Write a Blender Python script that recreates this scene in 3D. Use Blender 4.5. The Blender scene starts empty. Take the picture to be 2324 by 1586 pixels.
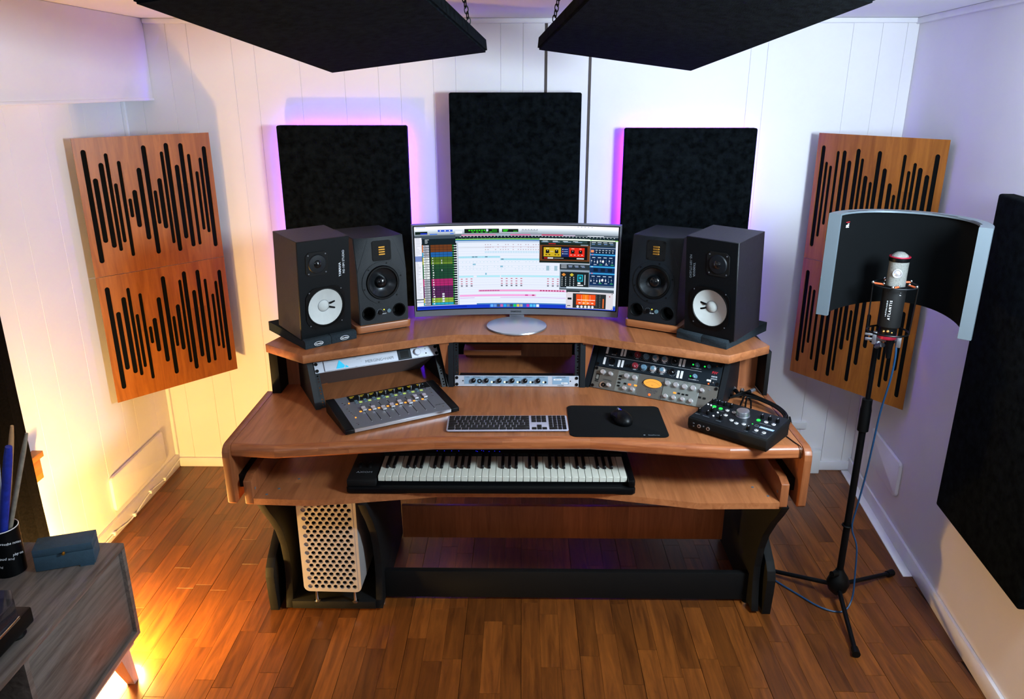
import bpy, bmesh, math, random
from mathutils import Matrix, Vector
random.seed(7)
SC = bpy.context.scene
COL = SC.collection
PI = math.pi
def R(d): return math.radians(d)

# ------------------------------------------------------------------ camera
cam = bpy.data.cameras.new('camera'); camo = bpy.data.objects.new('camera', cam); COL.objects.link(camo)
cam.sensor_fit = 'HORIZONTAL'; cam.sensor_width = 36; cam.lens = 36 * 1740.7 / 2324
camo.location = (0, 0, 1.8812)
camo.rotation_euler = (PI / 2 - 0.3293, 0, 0.0125)
cam.clip_start = .05; cam.clip_end = 60
SC.camera = camo
# ------------------------------------------------------------------ light
SC.view_settings.view_transform = 'Standard'; SC.view_settings.look = 'None'
SC.view_settings.gamma = 1; SC.view_settings.use_curve_mapping = False
SC.view_settings.exposure = 0.0
W = bpy.data.worlds.new('world'); SC.world = W; W.use_nodes = True
W.node_tree.nodes['Background'].inputs[0].default_value = (.55, .62, .9, 1)
W.node_tree.nodes['Background'].inputs[1].default_value = .02
def area(name, loc, target, sx, sy, col, power, spread=180):
    l = bpy.data.lights.new(name, 'AREA'); l.shape = 'RECTANGLE'; l.size = sx; l.size_y = sy; l.color = col; l.energy = power
    l.spread = R(spread)
    o = bpy.data.objects.new(name, l); COL.objects.link(o); o.location = loc
    d = Vector(target) - Vector(loc); o.rotation_euler = d.to_track_quat('-Z', 'Y').to_euler(); return o
def point(name, loc, r, col, power):
    l = bpy.data.lights.new(name, 'POINT'); l.shadow_soft_size = r; l.color = col; l.energy = power
    o = bpy.data.objects.new(name, l); COL.objects.link(o); o.location = loc; return o
# daylight from the window behind and to the right of the photographer
area('window_daylight', (1.38, 1.40, 1.80), (-.6, 3.5, 1.35), .36, .34, (.72, .89, 1.0), 68, 175)
area('rear_fill', (-.5, -.9, 1.6), (-.2, 3.6, 1.5), 1.2, .8, (.82, .90, 1.0), 4.5, 120)  # added weak frontal fill from the open rear; no doorway is known there
# warm floor lamp standing behind the low cabinet
point('floor_lamp_glow', (-1.5, 2.2, .13), .05, (1.0, .58, .15), 74)
point('floor_lamp_glow', (-1.34, 2.14, .05), .03, (1.0, .56, .12), 20)  # second low light, added to strengthen the lamp's glow on the floor
# purple led strips behind the left and right dark panels
VI = (.13, .01, 1.0)
for cx in (-.79, .742):
    for dx in (-.25, .25):
        o = area('led_strip_light', (cx + dx, 3.566, 1.2), (cx + dx, 3.7, 1.2), .03, .95, VI, 7)
    area('led_strip_light', (cx, 3.566, 1.68), (cx, 3.7, 1.68), .5, .03, VI, 4.2)
area('corner_purple_fill', (1.66, 3.57, 1.75), (1.72, 3.4, 1.75), .02, .7, VI, .05)  # added purple fill, standing in for strip light that spills into the right corner
area('corner_purple_fill', (-1.60, 3.57, 1.95), (-1.66, 3.45, 1.98), .02, .3, VI, .06)  # same added fill at the soffit end; no led strip sits here

# ------------------------------------------------------------------ materials
def S(h):
    h = h.lstrip('#'); o = []
    for i in (0, 2, 4):
        c = int(h[i:i+2], 16) / 255; o.append(c / 12.92 if c <= .04045 else ((c + .055) / 1.055) ** 2.4)
    return (*o, 1)
def newmat(name):
    m = bpy.data.materials.new(name); m.use_nodes = True
    return m, m.node_tree.nodes, m.node_tree.links, m.node_tree.nodes['Principled BSDF']
def mat(name, col, rough=.5, metal=0, emit=None, es=1, noise=0, nscale=40, bump=0, bscale=200, spec=None, alpha=None, trans=0):
    m, N, L, B = newmat(name)
    c = S(col) if isinstance(col, str) else col
    B.inputs['Base Color'].default_value = c; B.inputs['Roughness'].default_value = rough; B.inputs['Metallic'].default_value = metal
    if spec is not None: B.inputs['Specular IOR Level'].default_value = spec
    if emit: B.inputs['Emission Color'].default_value = S(emit); B.inputs['Emission Strength'].default_value = es
    if trans: B.inputs['Transmission Weight'].default_value = trans
    if alpha is not None: B.inputs['Alpha'].default_value = alpha
    tc = None
    if noise or bump: tc = N.new('ShaderNodeTexCoord')
    if noise:
        n = N.new('ShaderNodeTexNoise'); n.inputs['Scale'].default_value = nscale; n.inputs['Detail'].default_value = 5
        L.new(tc.outputs['Object'], n.inputs['Vector'])
        r = N.new('ShaderNodeMapRange'); r.inputs[1].default_value = .3; r.inputs[2].default_value = .7
        r.inputs[3].default_value = 1 - noise; r.inputs[4].default_value = 1 + noise
        L.new(n.outputs['Fac'], r.inputs[0])
        mx = N.new('ShaderNodeVectorMath'); mx.operation = 'SCALE'; mx.inputs[0].default_value = c[:3]
        L.new(r.outputs[0], mx.inputs['Scale']); L.new(mx.outputs[0], B.inputs['Base Color'])
    if bump:
        n = N.new('ShaderNodeTexNoise'); n.inputs['Scale'].default_value = bscale; n.inputs['Detail'].default_value = 3
        L.new(tc.outputs['Object'], n.inputs['Vector'])
        b = N.new('ShaderNodeBump'); b.inputs['Strength'].default_value = bump; b.inputs['Distance'].default_value = .002
        L.new(n.outputs['Fac'], b.inputs['Height']); L.new(b.outputs[0], B.inputs['Normal'])
    return m
def wood(name, c1, c2, axis='Y', stave=.075, slen=.6, rough=.4, tone=.22, grain=1.0, attr=None, staveax='X', bump=.05):
    """grain runs along `axis`; staves of width `stave` counted along `staveax`."""
    m, N, L, B = newmat(name)
    tc = N.new('ShaderNodeNewGeometry') if attr else N.new('ShaderNodeTexCoord')
    src = tc.outputs['Position'] if attr else tc.outputs['Object']
    sep = N.new('ShaderNodeSeparateXYZ'); L.new(src, sep.inputs[0])
    if attr:
        a = N.new('ShaderNodeAttribute'); a.attribute_name = attr; tonev = a.outputs['Fac']
    else:
        def fl(out, w, off=None):
            d = N.new('ShaderNodeMath'); d.operation = 'DIVIDE'; d.inputs[1].default_value = w; L.new(out, d.inputs[0])
            o = d.outputs[0]
            if off: 
                ad = N.new('ShaderNodeMath'); ad.operation = 'ADD'; L.new(o, ad.inputs[0]); L.new(off, ad.inputs[1]); o = ad.outputs[0]
            f = N.new('ShaderNodeMath'); f.operation = 'FLOOR'; L.new(o, f.inputs[0]); return f.outputs[0]
        fx = fl(sep.outputs[staveax], stave)
        wn0 = N.new('ShaderNodeTexWhiteNoise'); wn0.noise_dimensions = '1D'; L.new(fx, wn0.inputs['W'])
        fy = fl(sep.outputs[axis], slen, wn0.outputs['Value'])
        cb = N.new('ShaderNodeCombineXYZ'); L.new(fx, cb.inputs[0]); L.new(fy, cb.inputs[1])
        wn = N.new('ShaderNodeTexWhiteNoise'); L.new(cb.outputs[0], wn.inputs['Vector']); tonev = wn.outputs['Value']
    mp = N.new('ShaderNodeMapping'); sc = {'X': (2.2, 26, 26), 'Y': (26, 2.2, 26), 'Z': (26, 26, 2.2)}[axis]
    mp.inputs['Scale'].default_value = sc
    cb2 = N.new('ShaderNodeCombineXYZ'); mul = N.new('ShaderNodeMath'); mul.operation = 'MULTIPLY'; mul.inputs[1].default_value = 9
    L.new(tonev, mul.inputs[0]); 
    for i in range(3): L.new(mul.outputs[0], cb2.inputs[i])
    L.new(src, mp.inputs['Vector']); L.new(cb2.outputs[0], mp.inputs['Location'])
    n = N.new('ShaderNodeTexNoise'); n.inputs['Scale'].default_value = 1.6; n.inputs['Detail'].default_value = 8; n.inputs['Roughness'].default_value = .65
    n.inputs['Distortion'].default_value = .8; L.new(mp.outputs[0], n.inputs['Vector'])
    r = N.new('ShaderNodeMapRange'); r.inputs[1].default_value = .32; r.inputs[2].default_value = .68; L.new(n.outputs['Fac'], r.inputs[0])
    mx = N.new('ShaderNodeMix'); mx.data_type = 'RGBA'; mx.inputs['A'].default_value = S(c1); mx.inputs['B'].default_value = S(c2)
    L.new(r.outputs[0], mx.inputs['Factor'])
    r2 = N.new('ShaderNodeMapRange'); r2.inputs[3].default_value = 1 - tone; r2.inputs[4].default_value = 1 + tone; L.new(tonev, r2.inputs[0])
    vm = N.new('ShaderNodeVectorMath'); vm.operation = 'SCALE'; L.new(mx.outputs['Result'], vm.inputs[0]); L.new(r2.outputs[0], vm.inputs['Scale'])
    L.new(vm.outputs[0], B.inputs['Base Color'])
    b = N.new('ShaderNodeBump'); b.inputs['Strength'].default_value = bump; b.inputs['Distance'].default_value = .002
    L.new(n.outputs['Fac'], b.inputs['Height']); L.new(b.outputs[0], B.inputs['Normal'])
    B.inputs['Roughness'].default_value = rough
    return m
M_ = {}
M_['wall'] = mat('white_wall_paint', '#e9e6ea', .55, noise=.03, nscale=3, bump=.08, bscale=90)
M_['ceil'] = mat('white_ceiling_paint', '#e6e4e8', .7, noise=.03, nscale=2)
M_['trim'] = mat('white_gloss_trim', '#eceaf0', .35, noise=.04, nscale=8)
M_['gap'] = mat('dark_gap', '#4c423f', .7)
M_['floor'] = wood('oak_parquet', '#50290e', '#7e4619', 'Y', attr='tone', tone=.36, rough=.34, bump=.08)
M_['under'] = mat('floor_joint', '#2a1408', .8)
M_['desk'] = wood('beech_laminate', '#8c522e', '#ac6c42', 'Y', .085, .9, rough=.42, tone=.1)
M_['deskx'] = wood('beech_laminate_edge', '#8c522e', '#ac6c42', 'X', .04, .7, rough=.33, tone=.08, staveax='Y')
M_['nosing'] = wood('nosing_wood', '#7c3f20', '#a8643a', 'X', .012, .6, rough=.36, tone=.12, staveax='Z')
M_['deskz'] = wood('beech_laminate_upright', '#7c4424', '#9c5c36', 'Z', .085, .9, rough=.4, tone=.12)
M_['sapele'] = wood('slotted_panel_veneer', '#824916', '#a66526', 'Z', .16, 3, rough=.38, tone=.08)
M_['greyoak'] = wood('grey_oak', '#453e38', '#78706a', 'Y', .3, 2, rough=.55, tone=.06, staveax='Z', bump=.1)
M_['legwood'] = wood('pale_leg_wood', '#a88f86', '#c2a89c', 'Z', .1, 1, rough=.5)
M_['suede'] = mat('black_velvet', '#0a0e11', 1, noise=.7, nscale=45, bump=.5, bscale=300, spec=.04)
M_['felt'] = mat('black_felt', '#06080a', .95, spec=.1)
M_['black'] = mat('black_satin', '#050608', .4, spec=.18)
M_['blackm'] = mat('black_matte', '#060607', .7, spec=.25, bump=.15, bscale=400)
M_['rack'] = mat('black_powder_steel', '#0a1016', .5, spec=.3, bump=.2, bscale=500)
M_['vinyl'] = mat('black_ash_vinyl', '#14131b', .5, noise=.25, nscale=60, bump=.3, bscale=250, spec=.5)
M_['baffle'] = mat('speaker_baffle', '#05090d', .5, spec=.18)
M_['adam'] = mat('black_textured_mdf', '#0a131a', .45, spec=.35, bump=.35, bscale=700)
M_['rubber'] = mat('black_rubber', '#040506', .5, spec=.18)
M_['cone'] = mat('white_paper_cone', '#c2c6c4', .7, noise=.04)
M_['cone2'] = mat('carbon_cone', '#24282c', .25, metal=.5)
M_['domeb'] = mat('black_dome', '#0a0d10', .18)
M_['ribbon'] = mat('copper_ribbon', '#c8923c', .35, metal=.8)
M_['macalu'] = mat('mac_aluminium', '#c4bfbe', .32, metal=.4)
M_['kbd'] = mat('keyboard_aluminium', '#b8b6c8', .35, metal=.25)
M_['rim'] = mat('pale_metal_rim', '#6b7780', .35, metal=.3)
M_['foam'] = mat('charcoal_foam', '#283036', .95, spec=.1, bump=.8, bscale=500, noise=.2, nscale=200)
M_['alu'] = mat('brushed_aluminium', '#b9bdc6', .3, metal=.9)
M_['alud'] = mat('grey_aluminium', '#6d7078', .45, metal=.4)
M_['silver'] = mat('silver_paint', '#c3c8d4', .4, metal=.3)
M_['chrome'] = mat('chrome', '#d8dde2', .12, metal=1)
M_['white'] = mat('white_plastic', '#e6e6e8', .4)
M_['ivory'] = mat('ivory_key_plastic', '#cfd0c4', .3)
M_['print'] = mat('white_print', '#dfe4ea', .6)
M_['dimprint'] = mat('grey_print', '#6d747c', .6)
M_['dprint'] = mat('dark_print', '#33363c', .6)
M_['champ'] = mat('champagne_faceplate', '#716e68', .38, metal=.55, bump=.05)
M_['champl'] = mat('pale_faceplate', '#8b908c', .36, metal=.5)
M_['navy'] = mat('navy_faceplate', '#0a1720', .5, spec=.3, bump=.05)
M_['bluegrey'] = mat('blue_grey_panel', '#7f9cb4', .5)
M_['knobk'] = mat('black_knob', '#050507', .35, spec=.22)
M_['knobs'] = mat('silver_knob', '#d6d3d6', .25, metal=.6)
M_['knobb'] = mat('blue_grey_knob', '#5d7f94', .4)
M_['knobr'] = mat('red_knob', '#7d1f2b', .4)
M_['red'] = mat('red_print', '#c2202c', .5)
M_['redring'] = mat('red_anodised', '#a81f38', .35, metal=.4)
M_['grill'] = mat('silver_mesh', '#8f908c', .45, metal=.6, noise=.35, nscale=500, bump=1, bscale=900)
M_['orangeb'] = mat('orange_elastic', '#b4532a', .6)
M_['blucab'] = mat('blue_cable', '#123c62', .45)
M_['mousepad'] = mat('black_cloth_pad', '#07080a', .95, noise=.2, nscale=80, spec=.15)
M_['boxblue'] = mat('slate_blue_box', '#2b4657', .7, noise=.12, nscale=60, bump=.2)
M_['brass'] = mat('brass', '#c08a38', .3, metal=.9)
M_['stick'] = mat('hickory', '#b58a5e', .6, noise=.15, nscale=30)
M_['stickg'] = mat('worn_stick', '#8c8474', .6, noise=.2, nscale=60)
M_['stickblue'] = mat('blue_tape', '#1c2f9a', .5, noise=.3, nscale=60)
M_['stickpale'] = mat('pale_painted_stick', '#b4c4dc', .5, noise=.2, nscale=60)
M_['yellow'] = mat('yellow_pencil', '#b48a2c', .5)
M_['curtain'] = mat('black_curtain', '#060506', .95, noise=.5, nscale=120, bump=.3, bscale=300, spec=.05)
M_['teak'] = wood('orange_shelf_wood', '#a05a20', '#c47a34', 'Y', .3, 2, rough=.5)
M_['gold'] = mat('gold_contact', '#d8a860', .3, metal=.8)
def glow(name, col, es=1.6): return mat(name, '#101010', .5, emit=col, es=es)
M_['ggreen'] = glow('green_led', '#18f050', 1.3); M_['gamber'] = glow('amber_led', '#ffa030', 1.5)
M_['gorange'] = glow('orange_led', '#ff6a20', 1.6); M_['gcyan'] = glow('cyan_logo', '#16bdf0', 1.1)
M_['glime'] = glow('lime_button', '#b8d868', .9); M_['gblue'] = glow('blue_led', '#2020ff', 1.5)
M_['gyellow'] = glow('yellow_led', '#e8e040', 1.5); M_['gvu'] = glow('vu_meter', '#f8b040', 1.05)
M_['gwhite'] = glow('white_led', '#f8f8d8', 1.2); M_['goled'] = glow('oled_text', '#c8b020', .8)
M_['teal'] = mat('grey_button', '#54707c', .5)
# smoked lid
m, N, L, B = newmat('smoked_acrylic'); B.inputs['Base Color'].default_value = (.03, .03, .04, 1); B.inputs['Roughness'].default_value = .08; B.inputs['Alpha'].default_value = .55; M_['smoke'] = m
# screen
m, N, L, B = newmat('screen_pixels'); a = N.new('ShaderNodeAttribute'); a.attribute_name = 'col'
L.new(a.outputs['Color'], B.inputs['Emission Color']); B.inputs['Emission Strength'].default_value = 1.12
B.inputs['Base Color'].default_value = (.002, .002, .002, 1); B.inputs['Specular IOR Level'].default_value = .05; B.inputs['Roughness'].default_value = .5; M_['screen'] = m

# ------------------------------------------------------------------ mesh builder
class MB:
    def __init__(s): s.v = []; s.f = []; s.k = []; s.M = Matrix.Identity(4); s.mi = 0
    def add(s, vs, fs):
        o = len(s.v); s.v += [s.M @ Vector(p) for p in vs]; s.f += [tuple(o + i for i in q) for q in fs]; s.k += [s.mi] * len(fs); return s
    def box(s, x0, x1, y0, y1, z0, z1, bev=0, seg=2):
        if x0 > x1: x0, x1 = x1, x0
        if y0 > y1: y0, y1 = y1, y0
        if z0 > z1: z0, z1 = z1, z0
        vs = [(x0,y0,z0),(x1,y0,z0),(x1,y1,z0),(x0,y1,z0),(x0,y0,z1),(x1,y0,z1),(x1,y1,z1),(x0,y1,z1)]
        fs = [(3,2,1,0),(4,5,6,7),(0,1,5,4),(1,2,6,5),(2,3,7,6),(3,0,4,7)]
        if not bev: return s.add(vs, fs)
        bm = bmesh.new(); bv = [bm.verts.new(p) for p in vs]
        for q in fs: bm.faces.new([bv[i] for i in q])
        bev = min(bev, .49 * min(x1-x0, y1-y0, z1-z0))
        bmesh.ops.bevel(bm, geom=list(bm.edges), offset=bev, segments=seg, profile=.5, affect='EDGES')
        return s.bm(bm)
    def bm(s, bm):
        bm.verts.index_update(); vs = [tuple(v.co) for v in bm.verts]; fs = [tuple(v.index for v in f.verts) for f in bm.faces]
        bm.free(); return s.add(vs, fs)
    def prism(s, pts, a, b, plane='xy', bev=0, seg=2, only=None):
        def P(p, h): return {'xy': (p[0], p[1], h), 'yz': (h, p[0], p[1]), 'xz': (p[0], h, p[1])}[plane]
        n = len(pts)
        area_ = sum(pts[i][0]*pts[(i+1)%n][1]-pts[(i+1)%n][0]*pts[i][1] for i in range(n))
        if area_ < 0: pts = pts[::-1]
        bm = bmesh.new(); A = [bm.verts.new(P(p, a)) for p in pts]; Bv = [bm.verts.new(P(p, b)) for p in pts]
        bm.faces.new(A[::-1]); top = bm.faces.new(Bv)
        for i in range(n): bm.faces.new((A[i], A[(i+1)%n], Bv[(i+1)%n], Bv[i]))
        bmesh.ops.recalc_face_normals(bm, faces=list(bm.faces))
        if bev:
            ed = [e for e in bm.edges if (only is None or only(e))]
            bmesh.ops.bevel(bm, geom=ed, offset=bev, segments=seg, profile=.5, affect='EDGES')
        return s.bm(bm)
    def lathe(s, prof, seg=24, c=(0,0,0), ax='z', cap=True):
        vs = []; fs = []; n = len(prof)
        for i in range(seg):
            a = 2*PI*i/seg; ca, sa = math.cos(a), math.sin(a)
            for r, h in prof:
                p = {'z': (r*ca, r*sa, h), 'y': (r*ca, h, -r*sa), 'x': (h, r*ca, r*sa)}[ax]
                vs.append((c[0]+p[0], c[1]+p[1], c[2]+p[2]))
        for i in range(seg):
            j = (i+1) % seg
            for k in range(n-1): fs.append((i*n+k, j*n+k, j*n+k+1, i*n+k+1))
        if cap:
            if prof[0][0] > 1e-6: fs.append(tuple(i*n for i in range(seg))[::-1])
            if prof[-1][0] > 1e-6: fs.append(tuple(i*n+n-1 for i in range(seg)))
        return s.add(vs, fs)
    def cyl(s, c, r, h, ax='z', seg=16, bev=0):
        if bev: return s.lathe([(r,0),(r,h-bev),(r-bev,h)], seg, c, ax)
        return s.lathe([(r,0),(r,h)], seg, c, ax)
    def sph(s, c, r, seg=12, rings=8, sz=1):
        return s.lathe([(max(r*math.sin(PI*k/rings),1e-5), -r*sz*math.cos(PI*k/rings)) for k in range(rings+1)], seg, c)
    def torus(s, c, Rr, r, ax='z', seg=28, ss=8, sx=1):
        vs = []; fs = []
        for i in range(seg):
            a = 2*PI*i/seg
            for j in range(ss):
                b = 2*PI*j/ss; q = Rr + r*math.cos(b); p = (q*math.cos(a)*sx, q*math.sin(a), r*math.sin(b))
                p = {'z': p, 'y': (p[0], p[2], p[1]), 'x': (p[2], p[0], p[1])}[ax]
                vs.append((c[0]+p[0], c[1]+p[1], c[2]+p[2]))
        for i in range(seg):
            for j in range(ss):
                fs.append((i*ss+j, ((i+1)%seg)*ss+j, ((i+1)%seg)*ss+(j+1)%ss, i*ss+(j+1)%ss))
        return s.add(vs, fs)
    def tube(s, pts, r, seg=8, smooth=4, r1=None, cap=True):
        P = [Vector(p) for p in pts]
        if smooth and len(P) > 2:
            Q = []
            for i in range(len(P)-1):
                p0 = P[max(i-1,0)]; p1 = P[i]; p2 = P[i+1]; p3 = P[min(i+2,len(P)-1)]
                for k in range(smooth):
                    t = k/smooth; Q.append(.5*((2*p1)+(-p0+p2)*t+(2*p0-5*p1+4*p2-p3)*t*t+(-p0+3*p1-3*p2+p3)*t**3))
            Q.append(P[-1]); P = Q
        vs = []; fs = []; n = len(P); up = Vector((0,0,1)); prev = None
        for i, p in enumerate(P):
            t = (P[min(i+1,n-1)] - P[max(i-1,0)]).normalized()
            u = (prev - t*prev.dot(t)) if prev is not None else (up.cross(t) if abs(t.z) < .95 else Vector((1,0,0)).cross(t))
            if u.length < 1e-6: u = Vector((1,0,0)).cross(t)
            u.normalize(); prev = u; w = t.cross(u); rr = r if r1 is None else r + (r1-r)*i/(n-1)
            for k in range(seg):
                a = 2*PI*k/seg; vs.append(p + u*rr*math.cos(a) + w*rr*math.sin(a))
        for i in range(n-1):
            for k in range(seg): fs.append((i*seg+k, i*seg+(k+1)%seg, (i+1)*seg+(k+1)%seg, (i+1)*seg+k))
        if cap: fs += [tuple(range(seg))[::-1], tuple((n-1)*seg+k for k in range(seg))]
        return s.add(vs, fs)
    def holes(s, outer, inner, y0, y1):
        """flat plate in the local XZ plane with real holes, thickness y0..y1."""
        cu = bpy.data.curves.new('tmp', 'CURVE'); cu.dimensions = '2D'; cu.fill_mode = 'BOTH'; cu.extrude = abs(y1-y0)/2
        for ring in [outer]+inner:
            sp = cu.splines.new('POLY'); sp.points.add(len(ring)-1); sp.use_cyclic_u = True
            for i, p in enumerate(ring): sp.points[i].co = (p[0], p[1], 0, 1)
        o = bpy.data.objects.new('tmp', cu); me = bpy.data.meshes.new_from_object(o)
        yc = (y0+y1)/2
        s.add([(v.co.x, yc - v.co.z, v.co.y) for v in me.vertices], [tuple(p.vertices) for p in me.polygons])
        bpy.data.objects.remove(o); bpy.data.curves.remove(cu); bpy.data.meshes.remove(me); return s
    def text(s, txt, size, M, ax='CENTER', bold=0, ext=.0002):
        cu = bpy.data.curves.new('tmp', 'FONT'); cu.body = txt; cu.size = size; cu.align_x = ax; cu.align_y = 'CENTER'; cu.extrude = ext; cu.offset = bold; cu.resolution_u = 2
        o = bpy.data.objects.new('tmp', cu); me = bpy.data.meshes.new_from_object(o); K = s.M; s.M = K @ M
        s.add([tuple(v.co) for v in me.vertices], [tuple(p.vertices) for p in me.polygons]); s.M = K
        bpy.data.objects.remove(o); bpy.data.curves.remove(cu); bpy.data.meshes.remove(me); return s
    def mesh(s, name, mats, sharp=38):
        me = bpy.data.meshes.new(name); me.from_pydata([tuple(p) for p in s.v], [], s.f)
        for q in (mats if isinstance(mats, (list, tuple)) else [mats]): me.materials.append(M_[q])
        for p, k in zip(me.polygons, s.k): p.material_index = k; p.use_smooth = True
        me.validate(); me.update()
        me.set_sharp_from_angle(angle=R(sharp)); return me
STUFF = {'wall_bracket','cage_rods','screw_caps','rack_screws','fixing_screws','woofer_screws','plate_screws','xlr_screws','rim_slots','small_buttons','white_buttons','toggle_switches','jack_holes','face_holes','orange_lights','phone_jacks','front_marks','blue_lights','oled_text','slot_marks','rubber_feet','gold_pins','front_lettering','top_lettering','handwriting','lettering','levelling_foot','cone_slots','chain','badge_emblem','sticker_text','red_logo'}
def part(name, mb, mats, parent=None, **kw):
    o = bpy.data.objects.new(name, mb.mesh(name, mats)); COL.objects.link(o)
    if parent is not None: o.parent = parent
    if name in STUFF: o['kind'] = 'stuff'
    for k, v in kw.items(): o[k] = v
    return o
def thing(name, label, cat, loc=(0,0,0), rotz=0, group=None):
    o = bpy.data.objects.new(name, None); COL.objects.link(o); o.empty_display_size = .05
    o.location = loc; o.rotation_euler = (0,0,rotz); o['label'] = label; o['category'] = cat
    if group: o['group'] = group
    return o
def cut(o, mbc, local=None):
    c = bpy.data.objects.new('cutter', mbc.mesh('cutter', 'black')); COL.objects.link(c)
    par = o.parent; o.parent = None; md = o.modifiers.new('b', 'BOOLEAN'); md.object = c; md.operation = 'DIFFERENCE'; md.solver = 'EXACT'
    bpy.context.view_layer.update(); dg = bpy.context.evaluated_depsgraph_get()
    me = bpy.data.meshes.new_from_object(o.evaluated_get(dg)); me.name = o.name; o.modifiers.clear(); o.data = me; o.parent = par
    bpy.data.objects.remove(c); me.set_sharp_from_angle(angle=R(38)); return o
def solo(name, mb, mats, label, cat, group=None):
    o = part(name, mb, mats); o['label'] = label; o['category'] = cat
    if group: o['group'] = group
    return o
def struct(name, mb, mats, parent=None):
    o = part(name, mb, mats, parent); o['kind'] = 'structure'; return o
def T(x, y, z): return Matrix.Translation((x, y, z))
# matrix that lays XY text flat on a vertical front face (reads along +x, up +z, facing -y)
FR = Matrix.Rotation(PI/2, 4, 'X')
def rring(cx, cz, w, h, r, n=4):
    """rounded rectangle ring (x,z)."""
    o = []
    for sx, sz, a0 in ((1,1,0),(-1,1,PI/2),(-1,-1,PI),(1,-1,1.5*PI)):
        for k in range(n+1):
            a = a0 + PI/2*k/n; o.append((cx+sx*(w/2-r)+r*math.cos(a), cz+sz*(h/2-r)+r*math.sin(a)))
    return o
def circ(cx, cz, r, n=16): return [(cx+r*math.cos(2*PI*k/n), cz+r*math.sin(2*PI*k/n)) for k in range(n)]

# ================================================================== SETTING
RWX = lambda y: 1.712 - .115*(3.6-y)
CZ = 2.165
struct('floor', MB().box(-1.95, 1.95, -1.2, 3.75, -.06, -.004), 'under')
fl = bpy.data.objects['floor']
# parquet strips
camM = camo.matrix_basis.inverted()
Fpx = 1740.7
def proj(p):
    q = camM @ Vector(p)
    return (1162 + Fpx*q.x/-q.z, 793 - Fpx*q.y/-q.z) if q.z < -.1 else None
pw = .0685; planks = []
nx0 = int(-1.8/pw)-1
for i in range(nx0, int(1.72/pw)+2):
    x0 = i*pw + .004; x1 = x0 + pw
    if x0 < -1.8: x0 = -1.8
    if x1 <= x0: continue
    rr = random.Random(i*17+3); y = -.9 - rr.random()*.4
    while y < 3.6:
        ln = rr.choice([.28, .36, .42, .42, .5]); y0, y1 = max(y, -1), min(y+ln, 3.6); y += ln
        if y1 - y0 < .02: continue
        xa, xb = x0, min(x1, RWX((y0+y1)/2) - .002)
        if xb - xa < .01: continue
        seam = .0012 if i % 3 == 0 else .0001
        planks.append((xa+seam, xb-.0001, y0+.0004, y1-.0004, rr.random()))
def pkey(p):
    q = proj(((p[0]+p[1])/2, (p[2]+p[3])/2, 0))
    if q is None or not (-40 < q[0] < 2364 and -40 < q[1] < 1640): return -1e9
    x, y = (p[0]+p[1])/2, (p[2]+p[3])/2
    if x < -1.27 and y < 2.1: return -1e8
    if abs(x) < .9 and y > 2.75: return -1e7 - y
    return -y
planks.sort(key=pkey, reverse=True)
def plank_mesh(ps):
    mb = MB(); tones = []
    for p in ps:
        c = .0004; z = -p[4]*.0003
        vs = [(p[0],p[2],-.004),(p[1],p[2],-.004),(p[1],p[3],-.004),(p[0],p[3],-.004),
              (p[0]+c,p[2]+c,z),(p[1]-c,p[2]+c,z),(p[1]-c,p[3]-c,z),(p[0]+c,p[3]-c,z),
              (p[0],p[2],z-.001),(p[1],p[2],z-.001),(p[1],p[3],z-.001),(p[0],p[3],z-.001)]
        fs = [(4,5,6,7),(8,9,5,4),(9,10,6,5),(10,11,7,6),(11,8,4,7),(0,1,9,8),(1,2,10,9),(2,3,11,10),(3,0,8,11)]
        mb.add(vs, fs); tones += [p[4]]*12
    me = mb.mesh('plank', 'floor', 15)
    at = me.attributes.new('tone', 'FLOAT', 'POINT')
    for i, t in enumerate(tones): at.data[i].value = t
    return me
for p in planks[:300]:
    o = bpy.data.objects.new('plank', plank_mesh([p])); COL.objects.link(o); o.parent = fl
o = bpy.data.objects.new('far_planks', plank_mesh(planks[300:])); COL.objects.link(o); o.parent = fl; o['kind'] = 'stuff'

wb = struct('wall_back', MB().box(-1.95, 1.9, 3.614, 3.75, -.06, 2.3), 'wall')
xs = [-1.8,-1.705,-1.56,-1.468,-1.279,-1.18,-.985,-.789,-.638,-.541,-.394,-.295,-.095,.003,.098,.292,.998,1.071,1.43,1.556,1.662,1.712]
for a, b in zip(xs[:-1], xs[1:]):
    part('panel', MB().box(a+(.012 if a in (.098,.292) else .0002), b-.0002, 3.6, 3.614, .03, CZ, .0010, 1), 'wall', wb)
wl = struct('wall_left', MB().box(-1.95, -1.812, -1.2, 3.75, -.06, 2.3), 'wall')
ys = [-1.2,-.4,.4,1.0,1.5,1.72,1.87,2.02,2.17,2.32,2.46,2.612,2.759,2.970,3.169,3.271,3.46,3.6]
for a, b in zip(ys[:-1], ys[1:]):
    part('panel', MB().box(-1.812, -1.8, a+.0002, b-.0002, .03, CZ, .0010, 1), 'wall', wl)
part('corner_batten', MB().box(-1.8, -1.783, 3.583, 3.6, .07, 1.825, .003), 'trim', wl)
struct('wall_right', MB().prism([(RWX(3.75),3.75),(RWX(-1.2),-1.2),(2.0,-1.2),(2.0,3.75)], -.06, 2.3), 'wall')
struct('ceiling', MB().box(-1.95, 1.95, -1.2, 3.75, CZ, 2.3), 'ceil')
struct('trim_1', MB().box(.1, .1115, 3.604, 3.616, .1, 2.148), 'gap')
struct('trim_2', MB().box(.2935, .305, 3.604, 3.616, .1, 2.148), 'gap')
s3 = MB().box(-1.8, -1.653, -1.2, 3.598, 1.835, CZ, .004); s3.box(-1.8, -1.648, -1.2, 3.598, 1.825, 1.838, .003)
struct('trim_3', s3, 'wall')
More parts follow.
